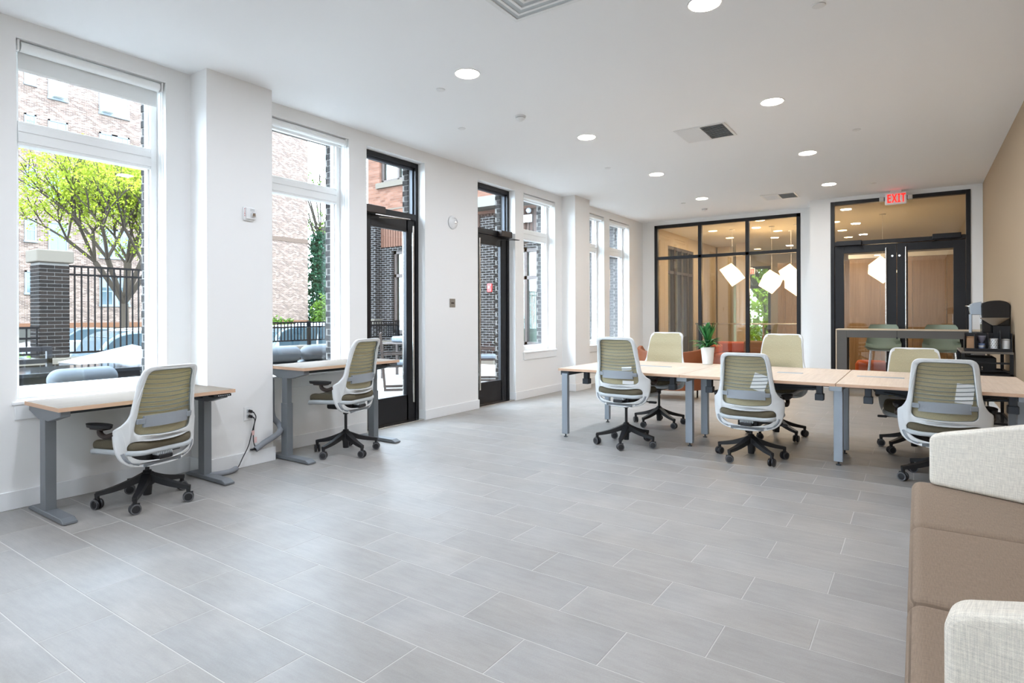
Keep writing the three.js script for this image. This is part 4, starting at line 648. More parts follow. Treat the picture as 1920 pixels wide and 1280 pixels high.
      const g = new THREE.BoxGeometry(0.36, 0.36, 0.36); { const q = g.attributes.position; for (let i = 0; i < q.count; i++) if (q.getX(i) > 0 && q.getY(i) > 0) q.setXYZ(i, q.getX(i) * 0.72, q.getY(i) * 0.8, q.getZ(i)); g.computeVertexNormals(); } g.rotateX(0.75); g.rotateZ(0.6); part('lamp_shade', flat(g), M.pendantGlow, o);
      part('cord', cyl(0.004, 0.004, H - y - 0.2, 0, 0.19, 0, 8), M.whitePlastic, o); part('ceiling_rose', cyl(0.06, 0.06, 0.025, 0, H - y - 0.026, 0, 20), M.whitePlastic, o);
      const p = new THREE.PointLight(0xffd8a4, x > -1 ? 5 : 14, 0, 2); p.shadow.radius = 10; p.name = 'lamp_glow'; o.add(p);
    });
  const rail = thing('glass_railing', 'glass balustrade with a metal handrail in the lobby behind the partition', 'railing', [0, 0, 0], 0);
  for (let i = 0; i < 4; i++) { const a = -5.05 + i * 0.86; part('glass_panel', B(a + 0.03, a + 0.83, 0.08, 0.98, -16.505, -16.495), M.glass, rail); }
  for (let i = 0; i < 5; i++) part('post', B(-5.05 + i * 0.86 - 0.02, -5.05 + i * 0.86 + 0.02, 0, 1.04, -16.52, -16.48, 0.003), M.steel, rail);
  part('handrail', B(-5.1, -1.55, 1.04, 1.085, -16.53, -16.47, 0.012), M.steel, rail);
  const so = thing('lobby_sofa', 'coral upholstered lobby sofa low behind the partition glass', 'sofa', [-3.1, 0, -14.6], 0);
  part('base', B(-0.95, 0.95, 0.08, 0.40, -0.4, 0.4, 0.05), M.coral, so); part('backrest', B(-0.95, 0.95, 0.40, 0.66, -0.42, -0.2, 0.06), M.coral, so);
  for (const s of [-1, 1]) part('armrest', B(s * 0.80, s * 0.97, 0.401, 0.60, -0.19, 0.40, 0.05), M.coral, so);
  part('cushion', B(-0.3, 0.72, 0.40, 0.70, -0.19, -0.04, 0.06), M.sofaTan, so, 'tan back cushion');
  for (const x of [-0.85, 0.85]) for (const z of [-0.32, 0.32]) part('leg', cyl(0.015, 0.02, 0.08, x, 0, z, 10), M.blackMatte, so);
  const po = thing('pouf', 'round orange pouf seen under the bar table behind the glass doors', 'pouf', [-0.73, 0, -13.2], 0);
  part('cushion', lathe([[0, 0.05], [0.24, 0.05], [0.27, 0.12], [0.27, 0.36], [0.23, 0.43], [0, 0.44]], 32), S('orange', 0xd0622e, 0.85), po); part('base', cyl(0.2, 0.22, 0.05, 0, 0, 0, 24), M.blackMatte, po);
  { exitSign('red exit sign far back in the lobby, seen through the partition', [-4.5, 2.72, -20.3], 0, true); const q = scene.children[scene.children.length - 1]; part('hanger', B(-0.01, 0.01, 0.12, H - 2.7205, -0.01, 0.01), M.whitePlastic, q); }
}
// ---------- outdoors: most colours darkened below their own to offset the bright sky ----------
{
  const salmonTex = brickTex([[90, 62, 50], [96, 67, 54], [84, 58, 47], [100, 72, 60]], [88, 75, 67], 8, 24, 6);
  const facadeTex = brickTex([[90, 74, 66], [97, 82, 73], [80, 66, 58], [106, 90, 81], [74, 61, 55]], [116, 108, 101], 8, 24, 6);
  const wingTex = brickTex([[22, 20, 19], [26, 23, 22], [19, 18, 17], [28, 25, 24]], [96, 94, 92], 8, 24, 4);
  const met = (t, m) => rep(t, 1 / m[0], 1 / m[1]), bm = [1.76, 1.63];
  S('salmonBrick', 0xffffff, 0.9, { specularIntensity: 0.1, map: met(salmonTex, bm), bumpMap: met(salmonTex, bm), bumpScale: 0.004 });
  S('facadeBrick', 0xffffff, 0.9, { specularIntensity: 0.1, map: met(facadeTex, bm) });
  S('wingBrick', 0xffffff, 0.85, { specularIntensity: 0.1, map: met(wingTex, bm), bumpMap: met(wingTex, bm), bumpScale: 0.004 });
  S('patioStone', 0xdfe0e0, 0.5, { specularIntensity: 0.3, map: rep(tileTex, 0.4) }); S('asphalt', 0x3c3c3c, 0.9, { specularIntensity: 0.1 }); S('lawnGreen', 0x2f4420, 1, { specularIntensity: 0.1 });
  S('fenceBlack', 0x0c0c0d, 0.7, { specularIntensity: 0.15 }); S('whiteSashDimmed', 0x62676b, 0.5, { specularIntensity: 0.1 }); S('darkPane', 0x3c4a50, 0.08, { metalness: 0.2 }); S('skyPane', 0x8fa5ae, 0.05, { metalness: 0.5 });
  S('greyCushion', 0x5e6368, 0.9, { specularIntensity: 0.1 }); S('wetBlack', 0x1b1d20, 0.08); S('salmonPanel', 0x50392f, 0.7, { specularIntensity: 0.1 }); S('brownPanel', 0x3c2e28, 0.7, { specularIntensity: 0.1 }); S('canopyWhiteDimmed', 0x5c5953, 0.7, { specularIntensity: 0.1 });
  S('bark', 0x38322b, 0.95, { specularIntensity: 0.1 }); S('limeLeaf', 0x84902a, 0.7, { specularIntensity: 0.15, side: THREE.DoubleSide, transmission: 0.4, thickness: 0 }); S('ivyLeaf', 0x2a4a38, 0.7, { specularIntensity: 0.15, side: THREE.DoubleSide, transmission: 0.2, thickness: 0 }); S('shrubLeaf', 0x486020, 0.7, { specularIntensity: 0.15, side: THREE.DoubleSide, transmission: 0.3, thickness: 0 });
  struct('patio', B(-5.50, -12.78, -0.3, -0.012, 6, -13.1), M.patioStone);
  struct('pavement', B(-5.5, 6, -0.3, -0.05, 4.3, 16), M.patioStone);
  struct('street', B(-13.26, -33, -1.0, -0.72, 20, -60), M.asphalt);
  struct('lawn', B(-33, -60, -1.0, -0.62, 20, -70), M.lawnGreen);
  struct('land', B(-60, 40, -1.6, -1.1, 60, -120), M.asphalt);
  struct('low_wall', B(-12.8, -13.22, -0.8, 0.46, 6, -13.1), M.wingBrick);
  const cop = structGroup('wall_coping'); for (let z = 4; z > -13; z -= 1.2) struct('coping_stone', B(-12.76, -13.26, 0.462, 0.56, z, z - 1.192, 0.006), M.stoneCap, cop);
  // brick pillar, brick by brick
  const pil = thing('brick_pillar', 'dark brick pillar with a pale stone cap outside the nearest window', 'pillar', [0, 0, 0], 0);
  const px0 = -13.44, px1 = -12.99, pz0 = -4.005, pz1 = -4.46;
  part('mortar_core', B(px0 + 0.006, px1 - 0.006, 0.562, 2.30, pz0 - 0.006, pz1 + 0.006), M.mortar, pil);
  { const lay = (a, b, p) => { const L = b - a, c = p ? [0, 0.25, 0.75, 1] : [0, 0.5, 1]; return c.slice(1).map((v, i) => [a + c[i] * L, a + v * L]); }; let k = 0;
    const cache = {}; const brick = (w, t) => cache[w.toFixed(3) + t] ??= t ? B(-0.01, 0.01, -0.028, 0.028, -w / 2 + 0.005, w / 2 - 0.005, 0.003) : B(-w / 2 + 0.005, w / 2 - 0.005, -0.028, 0.028, -0.01, 0.01, 0.003);
    for (let y = 0.598; y < 2.28; y += 0.0677, k++) for (const [t, a, b, c] of [[1, pz1, pz0, px1 - 0.005], [0, px0, px1, pz0 - 0.005], [0, px0, px1, pz1 + 0.005]]) for (const [u, v] of lay(a, b, (k + (t ? 0 : 1)) % 2)) { const o = new THREE.Mesh(brick(v - u, t), rnd() < 0.6 ? M.darkBrick : M.darkBrickWarm); o.name = 'brick'; o.position.set(t ? c : (u + v) / 2, y, t ? (u + v) / 2 : c); pil.add(o); } }
  part('cap_stone', B(px0 - 0.05, px1 + 0.05, 2.301, 2.53, pz0 + 0.06, pz1 - 0.06, 0.025), M.stoneCap, pil);
  // metal fences on the low wall
  function fence(label, z0, z1, ys, y0, y1, step, posts) {
    const o = thing('picket_fence', label, 'fence', [0, 0, 0], 0), x = -13.01;
    for (const y of ys) part('rail', B(x - 0.018, x + 0.018, y - 0.018, y + 0.018, z0, z1), M.fenceBlack, o);
    const g = B(-0.011, 0.011, y0, y1, -0.011, 0.011); for (let z = z0 - step * 0.8; z > z1; z -= step) { const p = new THREE.Mesh(g, M.fenceBlack); p.name = 'picket'; p.position.set(x, 0, z); o.add(p); }
    for (const z of posts) part('post', B(x - 0.035, x + 0.035, 0.561, y1 + 0.03, z - 0.035, z + 0.035), M.fenceBlack, o);
    return o;
  }
  fence('tall black picket fence right of the brick pillar outside the nearest window', -4.462, -6.45, [2.255, 2.10, 0.645], 0.64, 2.26, 0.11, [-6.45]);
  fence('low black railing left of the brick pillar outside the nearest window', -2.2, -4.0, [1.12, 0.93, 0.645], 0.64, 1.13, 0.15, [-2.2]);
  fence('low black picket fence in front of the parked cars outside the second window', -6.55, -12.9, [1.145, 1.03, 0.69], 0.69, 1.15, 0.095, [-9.72, -12.9]);
  // brick apartment block across the street
  { const o = thing('apartment_block', 'tall tan brick apartment block with white sash windows across the street', 'building', [0, 0, 0], 0), fx = -39;
    part('wall', B(fx, fx - 12, 0.9, 24, 6, -29.05), M.facadeBrick, o); part('brick_band', B(fx + 0.06, fx, 0.66, 0.95, 6, -29.1), S('bandBrick', 0x573d2e, 0.9, { specularIntensity: 0.1 }), o); part('base_course', B(fx + 0.03, fx - 12, -0.7, 0.66, 6, -29.07), S('baseStone', 0x3c3a36, 0.9, { specularIntensity: 0.1 }), o);
    part('brick_band', B(fx + 0.03, fx, 6.85, 7.15, -20, -29.06), S('bandPale', 0x4c4038, 0.9, { specularIntensity: 0.1 }), o);
    for (let f = 0; f < 6; f++) { const y = 2.0 + f * 2.78;
      for (const [za, zb, hh, dy, dbl] of [[-11.38, -11.9, 1.25, 0.5, 0], [-12.42, -13.33, 1.65, 0.05, 0], [-14.86, -16.45, 1.72, -0.1, 1]]) {
        const w = new THREE.Group(); w.name = 'window'; o.add(w); const y0 = y + dy, y1 = y0 + hh, t = 0.09;
        const fr = [B(fx + 0.05, fx, y0, y1, za, za - t), B(fx + 0.05, fx, y0, y1, zb + t, zb), B(fx + 0.05, fx, y1 - t, y1, za, zb), B(fx + 0.09, fx, y0 - 0.03, y0 + t, za + 0.03, zb - 0.03)];
        if (dbl) fr.push(B(fx + 0.05, fx, y0, y1, (za + zb) / 2 + 0.16, (za + zb) / 2 - 0.16));
        part('sash_frame', fr, M.whiteSashDimmed, w);
        const panes = dbl ? [[za - t, (za + zb) / 2 + 0.16], [(za + zb) / 2 - 0.16, zb + t]] : [[za - t, zb + t]];
        panes.forEach(([a, b], i) => {
          part('pane', B(fx + 0.02, fx + 0.012, y0 + t, y1 - t, a, b), f > 3 ? M.skyPane : M.darkPane, w);
          const m = (y0 + y1) / 2, mid = (a + b) / 2; part('muntin', [B(fx + 0.04, fx + 0.02, m - 0.03, m + 0.03, a, b), B(fx + 0.035, fx + 0.02, m, y1 - t, mid - 0.015, mid + 0.015), B(fx + 0.035, fx + 0.02, (m + y1 - t) / 2 - 0.012, (m + y1 - t) / 2 + 0.012, a, b), B(fx + 0.035, fx + 0.02, y0 + t, m, mid - 0.012, mid + 0.012)], M.whiteSashDimmed, w);
          part('window_shade', B(fx + 0.018, fx + 0.0205, y1 - t - (0.25 + 0.4 * rnd()) * hh * 0.5, y1 - t, a, b), M.whiteSashDimmed, w);
          if (f === 4 && hh > 1.5 && i === 0) part('air_conditioner', [B(fx + 0.42, fx, y0 + 0.12, y0 + 0.5, mid + 0.28, mid - 0.28, 0.02)], M.whitePlastic, w, 'white box air conditioner in the sash');
        });
      } } }
  // leaves: sprigs that nobody could count
  function sprig(n, s) { const p = []; for (let i = 0; i < n; i++) { const a = rr(0, 6.28), e = rr(-0.6, 0.9), d = V(Math.cos(a) * Math.cos(e), Math.sin(e), Math.sin(a) * Math.cos(e)), q = V(rr(-1, 1), rr(-1, 1), rr(-1, 1)).cross(d).normalize().multiplyScalar(s * 0.3), t = d.clone().multiplyScalar(s), m = d.clone().multiplyScalar(s * 0.5), o = V(rr(-s, s), rr(-s, s), rr(-s, s)).multiplyScalar(0.7); for (const v of [V(0, 0, 0), m.clone().add(q), t, V(0, 0, 0), t, m.clone().sub(q)]) p.push(v.x + o.x, v.y + o.y, v.z + o.z); } const g = new THREE.BufferGeometry(); g.setAttribute('position', new THREE.Float32BufferAttribute(p, 3)); g.computeVertexNormals(); return g; }
  function foliage(pts, m, s, n, parent, tint) {
    const im = new THREE.InstancedMesh(sprig(n, s), m, pts.length), q = new THREE.Matrix4(), e = new THREE.Euler(), c = new THREE.Color(); im.name = 'foliage'; im.userData.kind = 'stuff';
    pts.forEach((p, i) => { const k = rr(0.7, 1.4); q.compose(p, new THREE.Quaternion().setFromEuler(e.set(rr(0, 6), rr(0, 6), rr(0, 6))), V(k, k, k)); im.setMatrixAt(i, q); const t = rr(-tint, tint); im.setColorAt(i, c.setRGB(1 + t * 0.5, 1 + t * 0.3, 1 - Math.abs(t) * 0.5)); });
    im.castShadow = im.receiveShadow = true; parent.add(im); return im;
  }
  function tree(name, label, base, trunkH, r0, levels, spread, leafM, leafS, per, rise = 0.45) {
    const o = thing(name, label, 'tree', base, 0), wood = [], tips = [];
    const grow = (p, d, L, r, k) => { const bend = V(rr(-0.2, 0.2), rr(0, 0.15), rr(-0.2, 0.2)), m = p.clone().addScaledVector(d, L * 0.5).addScaledVector(bend, L * 0.25), q = p.clone().addScaledVector(d, L).addScaledVector(bend, L * 0.2); wood.push(flat(new THREE.TubeGeometry(new THREE.QuadraticBezierCurve3(p, m, q), 5, r, k > 1 ? 4 : 7)));
      if (k >= levels) { for (let i = 0; i < per; i++) tips.push(q.clone().add(V(rr(-0.45, 0.45), rr(-0.35, 0.35), rr(-0.45, 0.45)))); return; } if (k >= 2) for (let i = 0; i < per * 0.5; i++) tips.push(m.clone().add(V(rr(-0.4, 0.4), rr(-0.3, 0.3), rr(-0.4, 0.4))));
      const n = k === 0 ? 6 : 3; for (let i = 0; i < n; i++) { const a = i / n * 6.283 + rr(-0.5, 0.5), t = spread * rr(0.7, 1.2); const nd = d.clone().multiplyScalar(Math.cos(t)).add(V(Math.cos(a) * Math.sin(t), rise * 0.4, Math.sin(a) * Math.sin(t))).normalize(); grow(q, nd, L * rr(0.62, 0.82), r * 0.62, k + 1); } };
    grow(V(0, 0, 0), V(0.02, 1, 0.03).normalize(), trunkH, r0, 0);
    part('trunk', wood, M.bark, o); foliage(tips, leafM, leafS, 5, o, 0.35); return o;
  }
  tree('street_tree', 'spreading street tree with fresh lime green leaves outside the nearest window', [-25.5, -0.72, -10.6], 2.5, 0.15, 5, 0.66, M.limeLeaf, 0.09, 11, 0.7);
  { const o = thing('ivy_tree', 'ivy covered tree trunk at the end of the brick block, seen through the second window', 'tree', [-42, -0.7, -32.6], 0), wood = [], pts = [], tops = [];
    wood.push(tube([V(0, 0, 0), V(0.1, 4, 0), V(-0.1, 8, 0.1), V(0.1, 9.5, 0)], 0.28, 20, 8));
    for (let i = 0; i < 12; i++) { const a = rr(0, 6.28), q = V(Math.cos(a) * rr(1, 2.8), rr(9.5, 14), Math.sin(a) * rr(1, 2.8)); wood.push(tube([V(0, rr(6, 9), 0), V(q.x * 0.4, q.y * 0.8, q.z * 0.4), q], 0.06, 10, 5)); for (let k = 0; k < 16; k++) tops.push(q.clone().add(V(rr(-1, 1), rr(-1.2, 0.6), rr(-1, 1)))); }
    for (let i = 0; i < 1500; i++) { const a = rr(0, 6.28), y = rr(0.2, 8.8), r = (1.2 - y * 0.075) * Math.sqrt(rnd()) + 0.2; pts.push(V(Math.cos(a) * r, y, Math.sin(a) * r)); }
    part('trunk', wood, M.bark, o); foliage(pts, M.ivyLeaf, 0.26, 5, o, 0.3); foliage(tops, M.shrubLeaf, 0.2, 4, o, 0.3); }
  const bush = (name, label, p, rx, ry, n, m, s) => { const o = thing(name, label, 'shrub', p, 0), pts = []; for (let i = 0; i < n; i++) { const a = rr(0, 6.28), e = Math.acos(rr(0, 1)), r = rr(0.55, 1); pts.push(V(Math.cos(a) * Math.sin(e) * rx * r, Math.cos(e) * ry * r + 0.1, Math.sin(a) * Math.sin(e) * rx * r)); } part('stem', [0, 1, 2].map((i) => tube([V(0, 0, 0), V(0.1 * i - 0.1, ry * 0.4, 0.05), V(0.3 * i - 0.3, ry * 0.8, 0.1 * i)], 0.04, 8, 5)), M.bark, o); foliage(pts, m, s, 5, o, 0.3); };
  bush('shrub', 'bright yellow green shrub at the foot of the ivy covered tree', [-38.5, -0.65, -30.2], 1.3, 3.4, 520, M.shrubLeaf, 0.22);
  bush('shrub', 'low lime green shrub behind the parked cars outside the second window', [-37.5, -0.65, -25.5], 2.2, 1.7, 420, M.shrubLeaf, 0.2);
  bush('shrub', 'small green shrub behind the low railing by the brick pillar', [-15.2, -0.7, -4.35], 0.7, 1.25, 260, M.shrubLeaf, 0.12);
  for (const [x, z, l] of [[-56, -50, 'hazy bare tree farther back beyond the ivy covered tree'], [-48, -40, 'second hazy tree farther back beyond the ivy covered tree']]) tree('street_tree', l, [x, -0.7, z], 4.5, 0.3, 3, 0.6, M.shrubLeaf, 0.22, 7);
  tree('street_tree', 'leafy green tree behind the building wing, seen through the lobby entrance', [-5.5, -0.7, -27.5], 2.2, 0.2, 3, 0.8, M.limeLeaf, 0.2, 14);
  bush('shrub', 'tall green shrub just outside the far lobby entrance', [-4.7, -0.7, -24.6], 1.5, 3.6, 700, M.limeLeaf, 0.16);
  // parked cars
  function car(label, x, z, color, dir, suv) {
    const o = thing('parked_car', label, 'car', [x, -0.72, z], dir), L = 4.6, paint = S('paint' + label.length + x, color, 0.25, { metalness: 0.4, clearcoat: 1, clearcoatRoughness: 0.05 });
    const s = new THREE.Shape(); s.moveTo(-2.25, 0.32); s.lineTo(2.2, 0.3); s.quadraticCurveTo(2.32, 0.45, 2.28, 0.68); s.quadraticCurveTo(2.2, 0.86, 1.25, 0.95); s.lineTo(-2.1, 0.98); s.quadraticCurveTo(-2.32, 0.9, -2.3, 0.6); s.closePath();
    const ex = (sh, w, b) => flat(new THREE.ExtrudeGeometry(sh, { depth: w - 2 * b, bevelEnabled: true, bevelThickness: b, bevelSize: b * 0.7, bevelSegments: 3, curveSegments: 6 })).translate(0, 0, -(w / 2 - b));
    part('body', ex(s, 1.82, 0.09), paint, o);
    const c = new THREE.Shape(), hgt = suv ? 1.64 : 1.47, back = suv ? -1.95 : -1.6; c.moveTo(back - 0.2, 0.96); c.lineTo(1.1, 0.95); c.lineTo(0.35, hgt - 0.06); c.quadraticCurveTo(0.1, hgt, -0.3, hgt); c.lineTo(back + 0.55, hgt - 0.04); c.quadraticCurveTo(back + 0.25, hgt - 0.08, back + 0.1, hgt - 0.25); c.closePath();
    part('glasshouse', ex(c, 1.52, 0.1), M.darkPane, o);
    const rf = new THREE.Shape(); rf.moveTo(back + 0.22, hgt - 0.10); rf.lineTo(0.34, hgt - 0.09); rf.quadraticCurveTo(0.1, hgt + 0.012, -0.3, hgt + 0.012); rf.lineTo(back + 0.6, hgt - 0.02); rf.closePath();
    part('roof', ex(rf, 1.46, 0.08), paint, o);
    each('pillar_trim', [-1, 1].flatMap((q) => [beam(V(1.08, 0.96, q * 0.76), V(0.33, hgt - 0.07, q * 0.7), 0.05, 0.05), beam(V(-0.45, 0.96, q * 0.77), V(-0.42, hgt - 0.04, q * 0.7), 0.06, 0.07), beam(V(back - 0.1, 0.97, q * 0.76), V(back + 0.28, hgt - 0.1, q * 0.68), 0.07, 0.12)]), paint, o);
    if (suv) each('roof_rail', [-1, 1].map((q) => tube([V(0.1, hgt, q * 0.6), V(-0.1, hgt + 0.05, q * 0.6), V(-1.2, hgt + 0.05, q * 0.6), V(-1.4, hgt, q * 0.6)], 0.018, 16, 6)), M.chrome, o);
    for (const wx of [-1.4, 1.4]) for (const q of [-1, 1]) { const g = lathe([[0, -0.1], [0.28, -0.1], [0.34, -0.07], [0.34, 0.07], [0.28, 0.1], [0, 0.1]], 24); g.rotateX(Math.PI / 2); g.translate(wx, 0.34, q * 0.84); const w = part('wheel', g, M.wheel, o); const d = cyl(0.2, 0.2, 0.02, 0, 0, 0, 18); d.rotateX(Math.PI / 2 * q); d.translate(wx, 0.34, q * 0.94); part('hubcap', d, M.chrome, w); }
    each('tail_light', [-1, 1].map((q) => B(-2.33, -2.2, 0.72, 0.86, q * 0.62, q * 0.86, 0.02)), M.redPlastic, o); each('head_light', [-1, 1].map((q) => B(2.12, 2.3, 0.62, 0.74, q * 0.55, q * 0.84, 0.03)), M.chrome, o);
    return o;
  }
  car('silver blue sport utility car parked behind the tall picket fence', -16.6, -8.1, 0x5e6974, Math.PI / 2, true);
  car('white car parked behind the low picket fence, at the left of the second window', -17.4, -13.2, 0x9aa0a6, Math.PI / 2, true);
  car('white car with dark windows farther along the street, at the right of the second window', -22.5, -17.9, 0x9ea2a6, Math.PI / 2, true);
  car('pale car across the street behind the street tree trunk', -30.5, -10.9, 0x8a9094, -Math.PI / 2, false);
  // patio furniture
  function outSofa(label, x, z0, z1, rolls, low = 0, name = 'outdoor_sofa') {
    const o = thing(name, label, 'outdoor seat', [0, 0, 0], 0);
    part('frame', [B(x, x - 0.05, 0.25, 0.78 - low, z0, z1, 0.006), B(x, x - 0.85, 0.25, 0.31, z0, z1, 0.006), B(x, x - 0.06, -0.01, 0.25, z0, z0 - 0.06), B(x, x - 0.06, -0.01, 0.25, z1 + 0.06, z1), B(x - 0.79, x - 0.85, -0.01, 0.25, z0, z0 - 0.06), B(x - 0.79, x - 0.85, -0.01, 0.25, z1 + 0.06, z1)], M.blackMetal, o);
    const n = rolls.length; rolls.forEach(([a, b]) => { const g = new THREE.CapsuleGeometry(0.095, a - b - 0.19, 8, 20); g.rotateX(Math.PI / 2); g.translate(x - 0.085, 0.875 - low, (a + b) / 2); part('bolster', flat(g), M.greyCushion, o); part('back_cushion', B(x - 0.055, x - 0.22, 0.33, 0.79 - low, a - 0.01, b + 0.01, 0.05), M.greyCushion, o); part('seat_cushion', B(x - 0.225, x - 0.84, 0.315, 0.47, a - 0.01, b + 0.01, 0.05), M.greyCushion, o); });
    return o;
  }
  outSofa('grey outdoor sofa with rolled back cushions under the second window', -5.98, -3.1, -5.0, [[-3.15, -4.4], [-4.42, -4.98]]);
  outSofa('grey outdoor armchair with one rolled cushion under the nearest window', -6.05, -1.92, -2.5, [[-1.94, -2.48]], 0.10, 'outdoor_armchair');
  { const o = thing('outdoor_table', 'wet black outdoor table beyond the grey outdoor sofa by the nearest window', 'outdoor table', [0, 0, 0], 0);
    part('tabletop', B(-7.2, -8.1, 0.72, 0.76, -1.4, -3.9, 0.004), M.wetBlack, o); for (const x of [-7.26, -8.04]) for (const z of [-1.5, -3.8]) part('leg', B(x - 0.03, x + 0.03, -0.01, 0.72, z - 0.03, z + 0.03), M.blackMetal, o);
    each('apron', [B(-7.25, -7.28, 0.6, 0.719, -1.5, -3.8), B(-8.02, -8.05, 0.6, 0.719, -1.5, -3.8)], M.blackMetal, o);
    const b = thing('outdoor_bench', 'black metal outdoor bench with a railed back beyond the wet table', 'outdoor bench', [0, 0, 0], 0);
    each('back_rail', [B(-9.6, -9.66, 0.86, 0.92, -1.2, -3.1), B(-9.6, -9.66, 0.7, 0.76, -1.2, -3.1)], M.blackMetal, b); part('seat', B(-9.66, -10.2, 0.42, 0.46, -1.2, -3.1, 0.004), M.blackMetal, b); for (const z of [-1.23, -2.2, -3.07]) part('leg', [B(-9.6, -9.66, -0.01, 0.86, z - 0.03, z + 0.03), B(-10.14, -10.2, -0.01, 0.42, z - 0.03, z + 0.03)], M.blackMetal, b);
    const u = thing('fire_table', 'low outdoor table under a peaked white cover near the fence', 'outdoor table', [-9.3, 0, -3.95], 0);
    const g = new THREE.ConeGeometry(0.95, 0.24, 4, 1); g.rotateY(Math.PI / 4); g.translate(0, 0.80, 0); part('white_cover', flat(g), S('coverWhiteDimmed', 0x6c6d70, 0.8, { specularIntensity: 0.1 }), u); part('table_rim', B(-0.66, 0.66, 0.63, 0.678, -0.66, 0.66, 0.006), M.blackMetal, u); part('pedestal', [B(-0.06, 0.06, 0.02, 0.63, -0.06, 0.06), B(-0.35, 0.35, -0.011, 0.02, -0.35, 0.35)], M.blackMetal, u); }
  function patioChair(label, p, ry) {
    const o = thing('patio_chair', label, 'outdoor chair', p, ry), m = M.bronze;
    for (const s of [-1, 1]) part('sled_leg', [B(s * 0.28 - 0.02, s * 0.28 + 0.02, -0.011, 0.03, -0.3, 0.3), B(s * 0.28 - 0.02, s * 0.28 + 0.02, 0.03, 0.64, 0.26, 0.3), beam(V(s * 0.28, 0.02, -0.28), V(s * 0.28, 1.0, -0.36), 0.04, 0.04), B(s * 0.28 - 0.025, s * 0.28 + 0.025, 0.62, 0.65, -0.3, 0.3)], m, o);
    part('seat', B(-0.26, 0.26, 0.40, 0.43, -0.28, 0.28), m, o); part('seat_cushion', B(-0.25, 0.25, 0.431, 0.50, -0.26, 0.27, 0.025), M.greyCushion, o);
    for (let k = 0; k < 6; k++) { const y = 0.54 + k * 0.085; part('slat', B(-0.26, 0.26, y, y + 0.05, -0.325 - k * 0.0065, -0.305 - k * 0.0065), m, o); }
    return o;
  }
  patioChair('dark slatted patio chair seen through the glass of the first black door', [-7.75, 0, -7.75], 2.4);
  patioChair('dark patio chair behind the table, at the left of the first black door glass', [-10.0, 0, -8.5], 0.9);
  patioChair('dark patio chair seen through the glass of the second black door', [-7.4, 0, -9.8], 2.2);
  { const o = thing('patio_table', 'patio table with a pale grey cloth seen through the first black door', 'outdoor table', [-9.0, 0, -9.4], 0.4); part('tabletop', B(-0.6, 0.6, 0.71, 0.74, -0.45, 0.45, 0.006), M.bronze, o); for (const x of [-0.55, 0.55]) for (const z of [-0.4, 0.4]) part('leg', B(x - 0.025, x + 0.025, -0.011, 0.71, z - 0.025, z + 0.025), M.bronze, o);
    const c = one('folded_cushion', B(-9.4, -8.8, 0.742, 0.87, -9.6, -9.1, 0.05), M.greyCushion, 'pale grey cushion lying on the patio table', 'cushion'); }
  // wing of the building that closes the patio
  { const z = -13.2, o = thing('building_wing', 'wing of the building with dark brick below and salmon brick above, beyond the patio', 'building', [0, 0, 0], 0), d = 0.35;
    part('dark_brick_wall', [B(-14.64, -13.55, -0.6, 3.45, z, z - d), B(-13.55, -12.0, -0.6, 0.76, z, z - d), B(-13.55, -12.0, 3.33, 3.45, z, z - d), B(-12.0, -10.6, -0.6, 3.45, z, z - d), B(-10.6, -9.9, -0.6, 0.5, z, z - d), B(-10.6, -9.9, 3.1, 3.45, z, z - d), B(-9.9, -9.35, -0.6, 3.45, z, z - d), B(-9.35, -7.2, -0.6, 0.5, z, z - d), B(-9.35, -7.2, 3.1, 3.45, z, z - d), B(-7.2, -5.5, -0.6, 3.45, z, z - d)], M.wingBrick, o);
    each('brick_pier', [B(-14.66, -14.06, -0.6, 4.3, z + 0.25, z), B(-9.85, -9.40, -0.6, 4.0, z + 0.3, z)], M.wingBrick, o);
    part('pier_cap', B(-14.75, -13.98, 1.05, 1.2, z + 0.34, z), M.stoneCap, o); part('base_stone', B(-9.9, -9.35, -0.3, 0.2, z + 0.34, z + 0.3), M.stoneCap, o);
    part('panel_backing', B(-14.64, -5.5, 3.45, 4.13, z - 0.06, z - d), M.salmonPanel, o);
    for (let x = -14.05, k = 0; x < -5.7; x += 0.11, k++) part('fluted_panel', B(x, x + 0.085, 3.46, 4.12, z, z - 0.06, 0.006), x > -10.4 ? M.brownPanel : M.salmonPanel, o);
    part('upper_brick_wall', [B(-14.64, -14.1, 4.13, 10, z, z - d), B(-14.1, -12.6, 4.13, 5.5, z, z - d), B(-14.1, -12.6, 7.2, 10, z, z - d), B(-12.6, -5.5, 4.13, 10, z, z - d)], M.salmonBrick, o);
    each('sill_band', [B(-14.2, -12.5, 5.33, 5.5, z + 0.08, z), B(-14.64, -12.6, 4.62, 4.66, z + 0.01, z)], M.stoneCap, o);
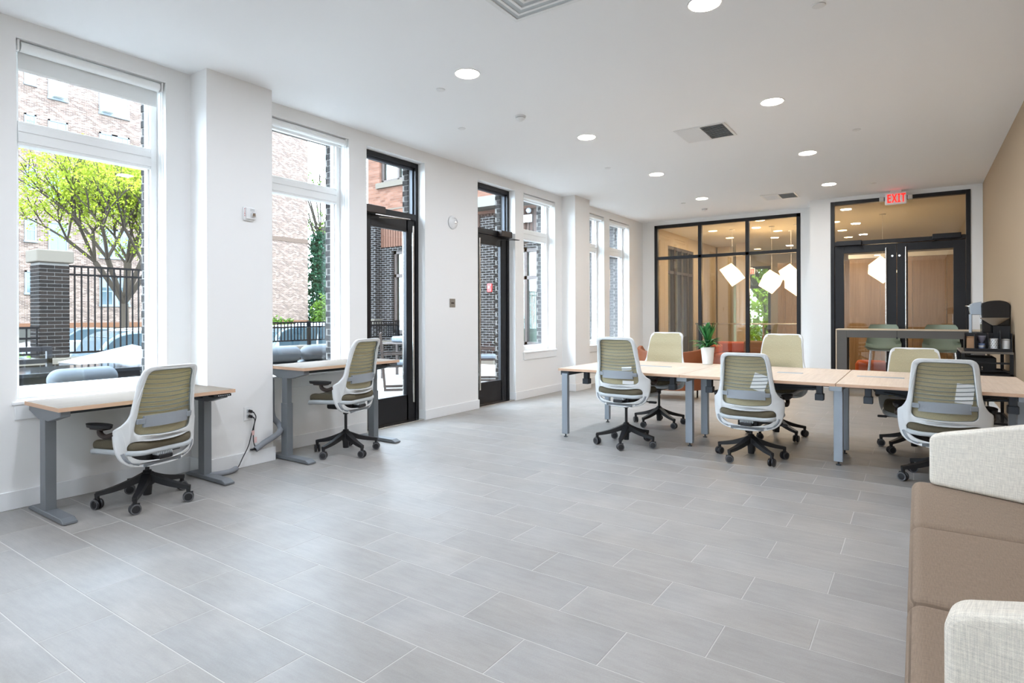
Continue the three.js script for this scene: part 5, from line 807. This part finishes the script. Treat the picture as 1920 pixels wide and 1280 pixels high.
    part('canopy', B(-10.4, -5.55, 4.22, 4.5, z + 0.5, z + 0.001, 0.01), M.canopyWhiteDimmed, o);
    for (const [a, b, y0, y1, mu] of [[-13.55, -12.0, 0.76, 3.33, 1], [-10.6, -9.9, 0.5, 3.1, 1], [-9.35, -7.2, 0.5, 3.1, 2], [-14.1, -12.6, 5.5, 7.2, 1]]) {
      const w = part('window', [B(a, a + 0.1, y0, y1, z - 0.08, z - 0.2), B(b - 0.1, b, y0, y1, z - 0.08, z - 0.2), B(a, b, y1 - 0.1, y1, z - 0.08, z - 0.2), B(a, b, y0, y0 + 0.1, z - 0.08, z - 0.2), B(a, b, y0 + (y1 - y0) * 0.68, y0 + (y1 - y0) * 0.68 + 0.09, z - 0.08, z - 0.2), ...Array.from({ length: mu }, (_, k) => B(a + (b - a) * (k + 1) / (mu + 1) - 0.04, a + (b - a) * (k + 1) / (mu + 1) + 0.04, y0, y1, z - 0.08, z - 0.2))], M.bronze, o);
      part('pane', B(a + 0.1, b - 0.1, y0 + 0.1, y1 - 0.1, z - 0.14, z - 0.148), M.greenGlass, w); part('window_shade', B(a + 0.1, b - 0.1, y0 + 0.1, y1 - 0.1, z - 0.24, z - 0.245), S('shadeGreen' + a, y0 > 4 ? 0x5c6468 : 0x40544a, 0.9, { specularIntensity: 0.1 }), w);
    }
    const al = thing('fire_alarm_bell', 'small red fire alarm on the dark brick pier seen through the second black door', 'fire alarm', [-9.52, 2.05, z + 0.301], 0); part('housing', B(-0.07, 0.07, -0.11, 0.11, 0, 0.06, 0.012), M.redPlastic, al); part('lens', B(-0.03, 0.03, -0.02, 0.05, 0.06, 0.08, 0.008), M.chrome, al);
    exitSign('red exit sign outdoors on the fluted wall, seen through the third window', [-8.5, 3.87, z + 0.06], 0, false);
    const gl = thing('globe_lamp', 'round white globe lamp above the outdoor exit sign', 'lamp', [-8.42, 4.06, z + 0.09], 0); part('globe', new THREE.SphereGeometry(0.07, 20, 14), M.chairGrey, gl); part('bracket', B(-0.015, 0.015, -0.02, 0.02, -0.088, -0.06), M.steel, gl); }
}
renderer.render(scene, camera);
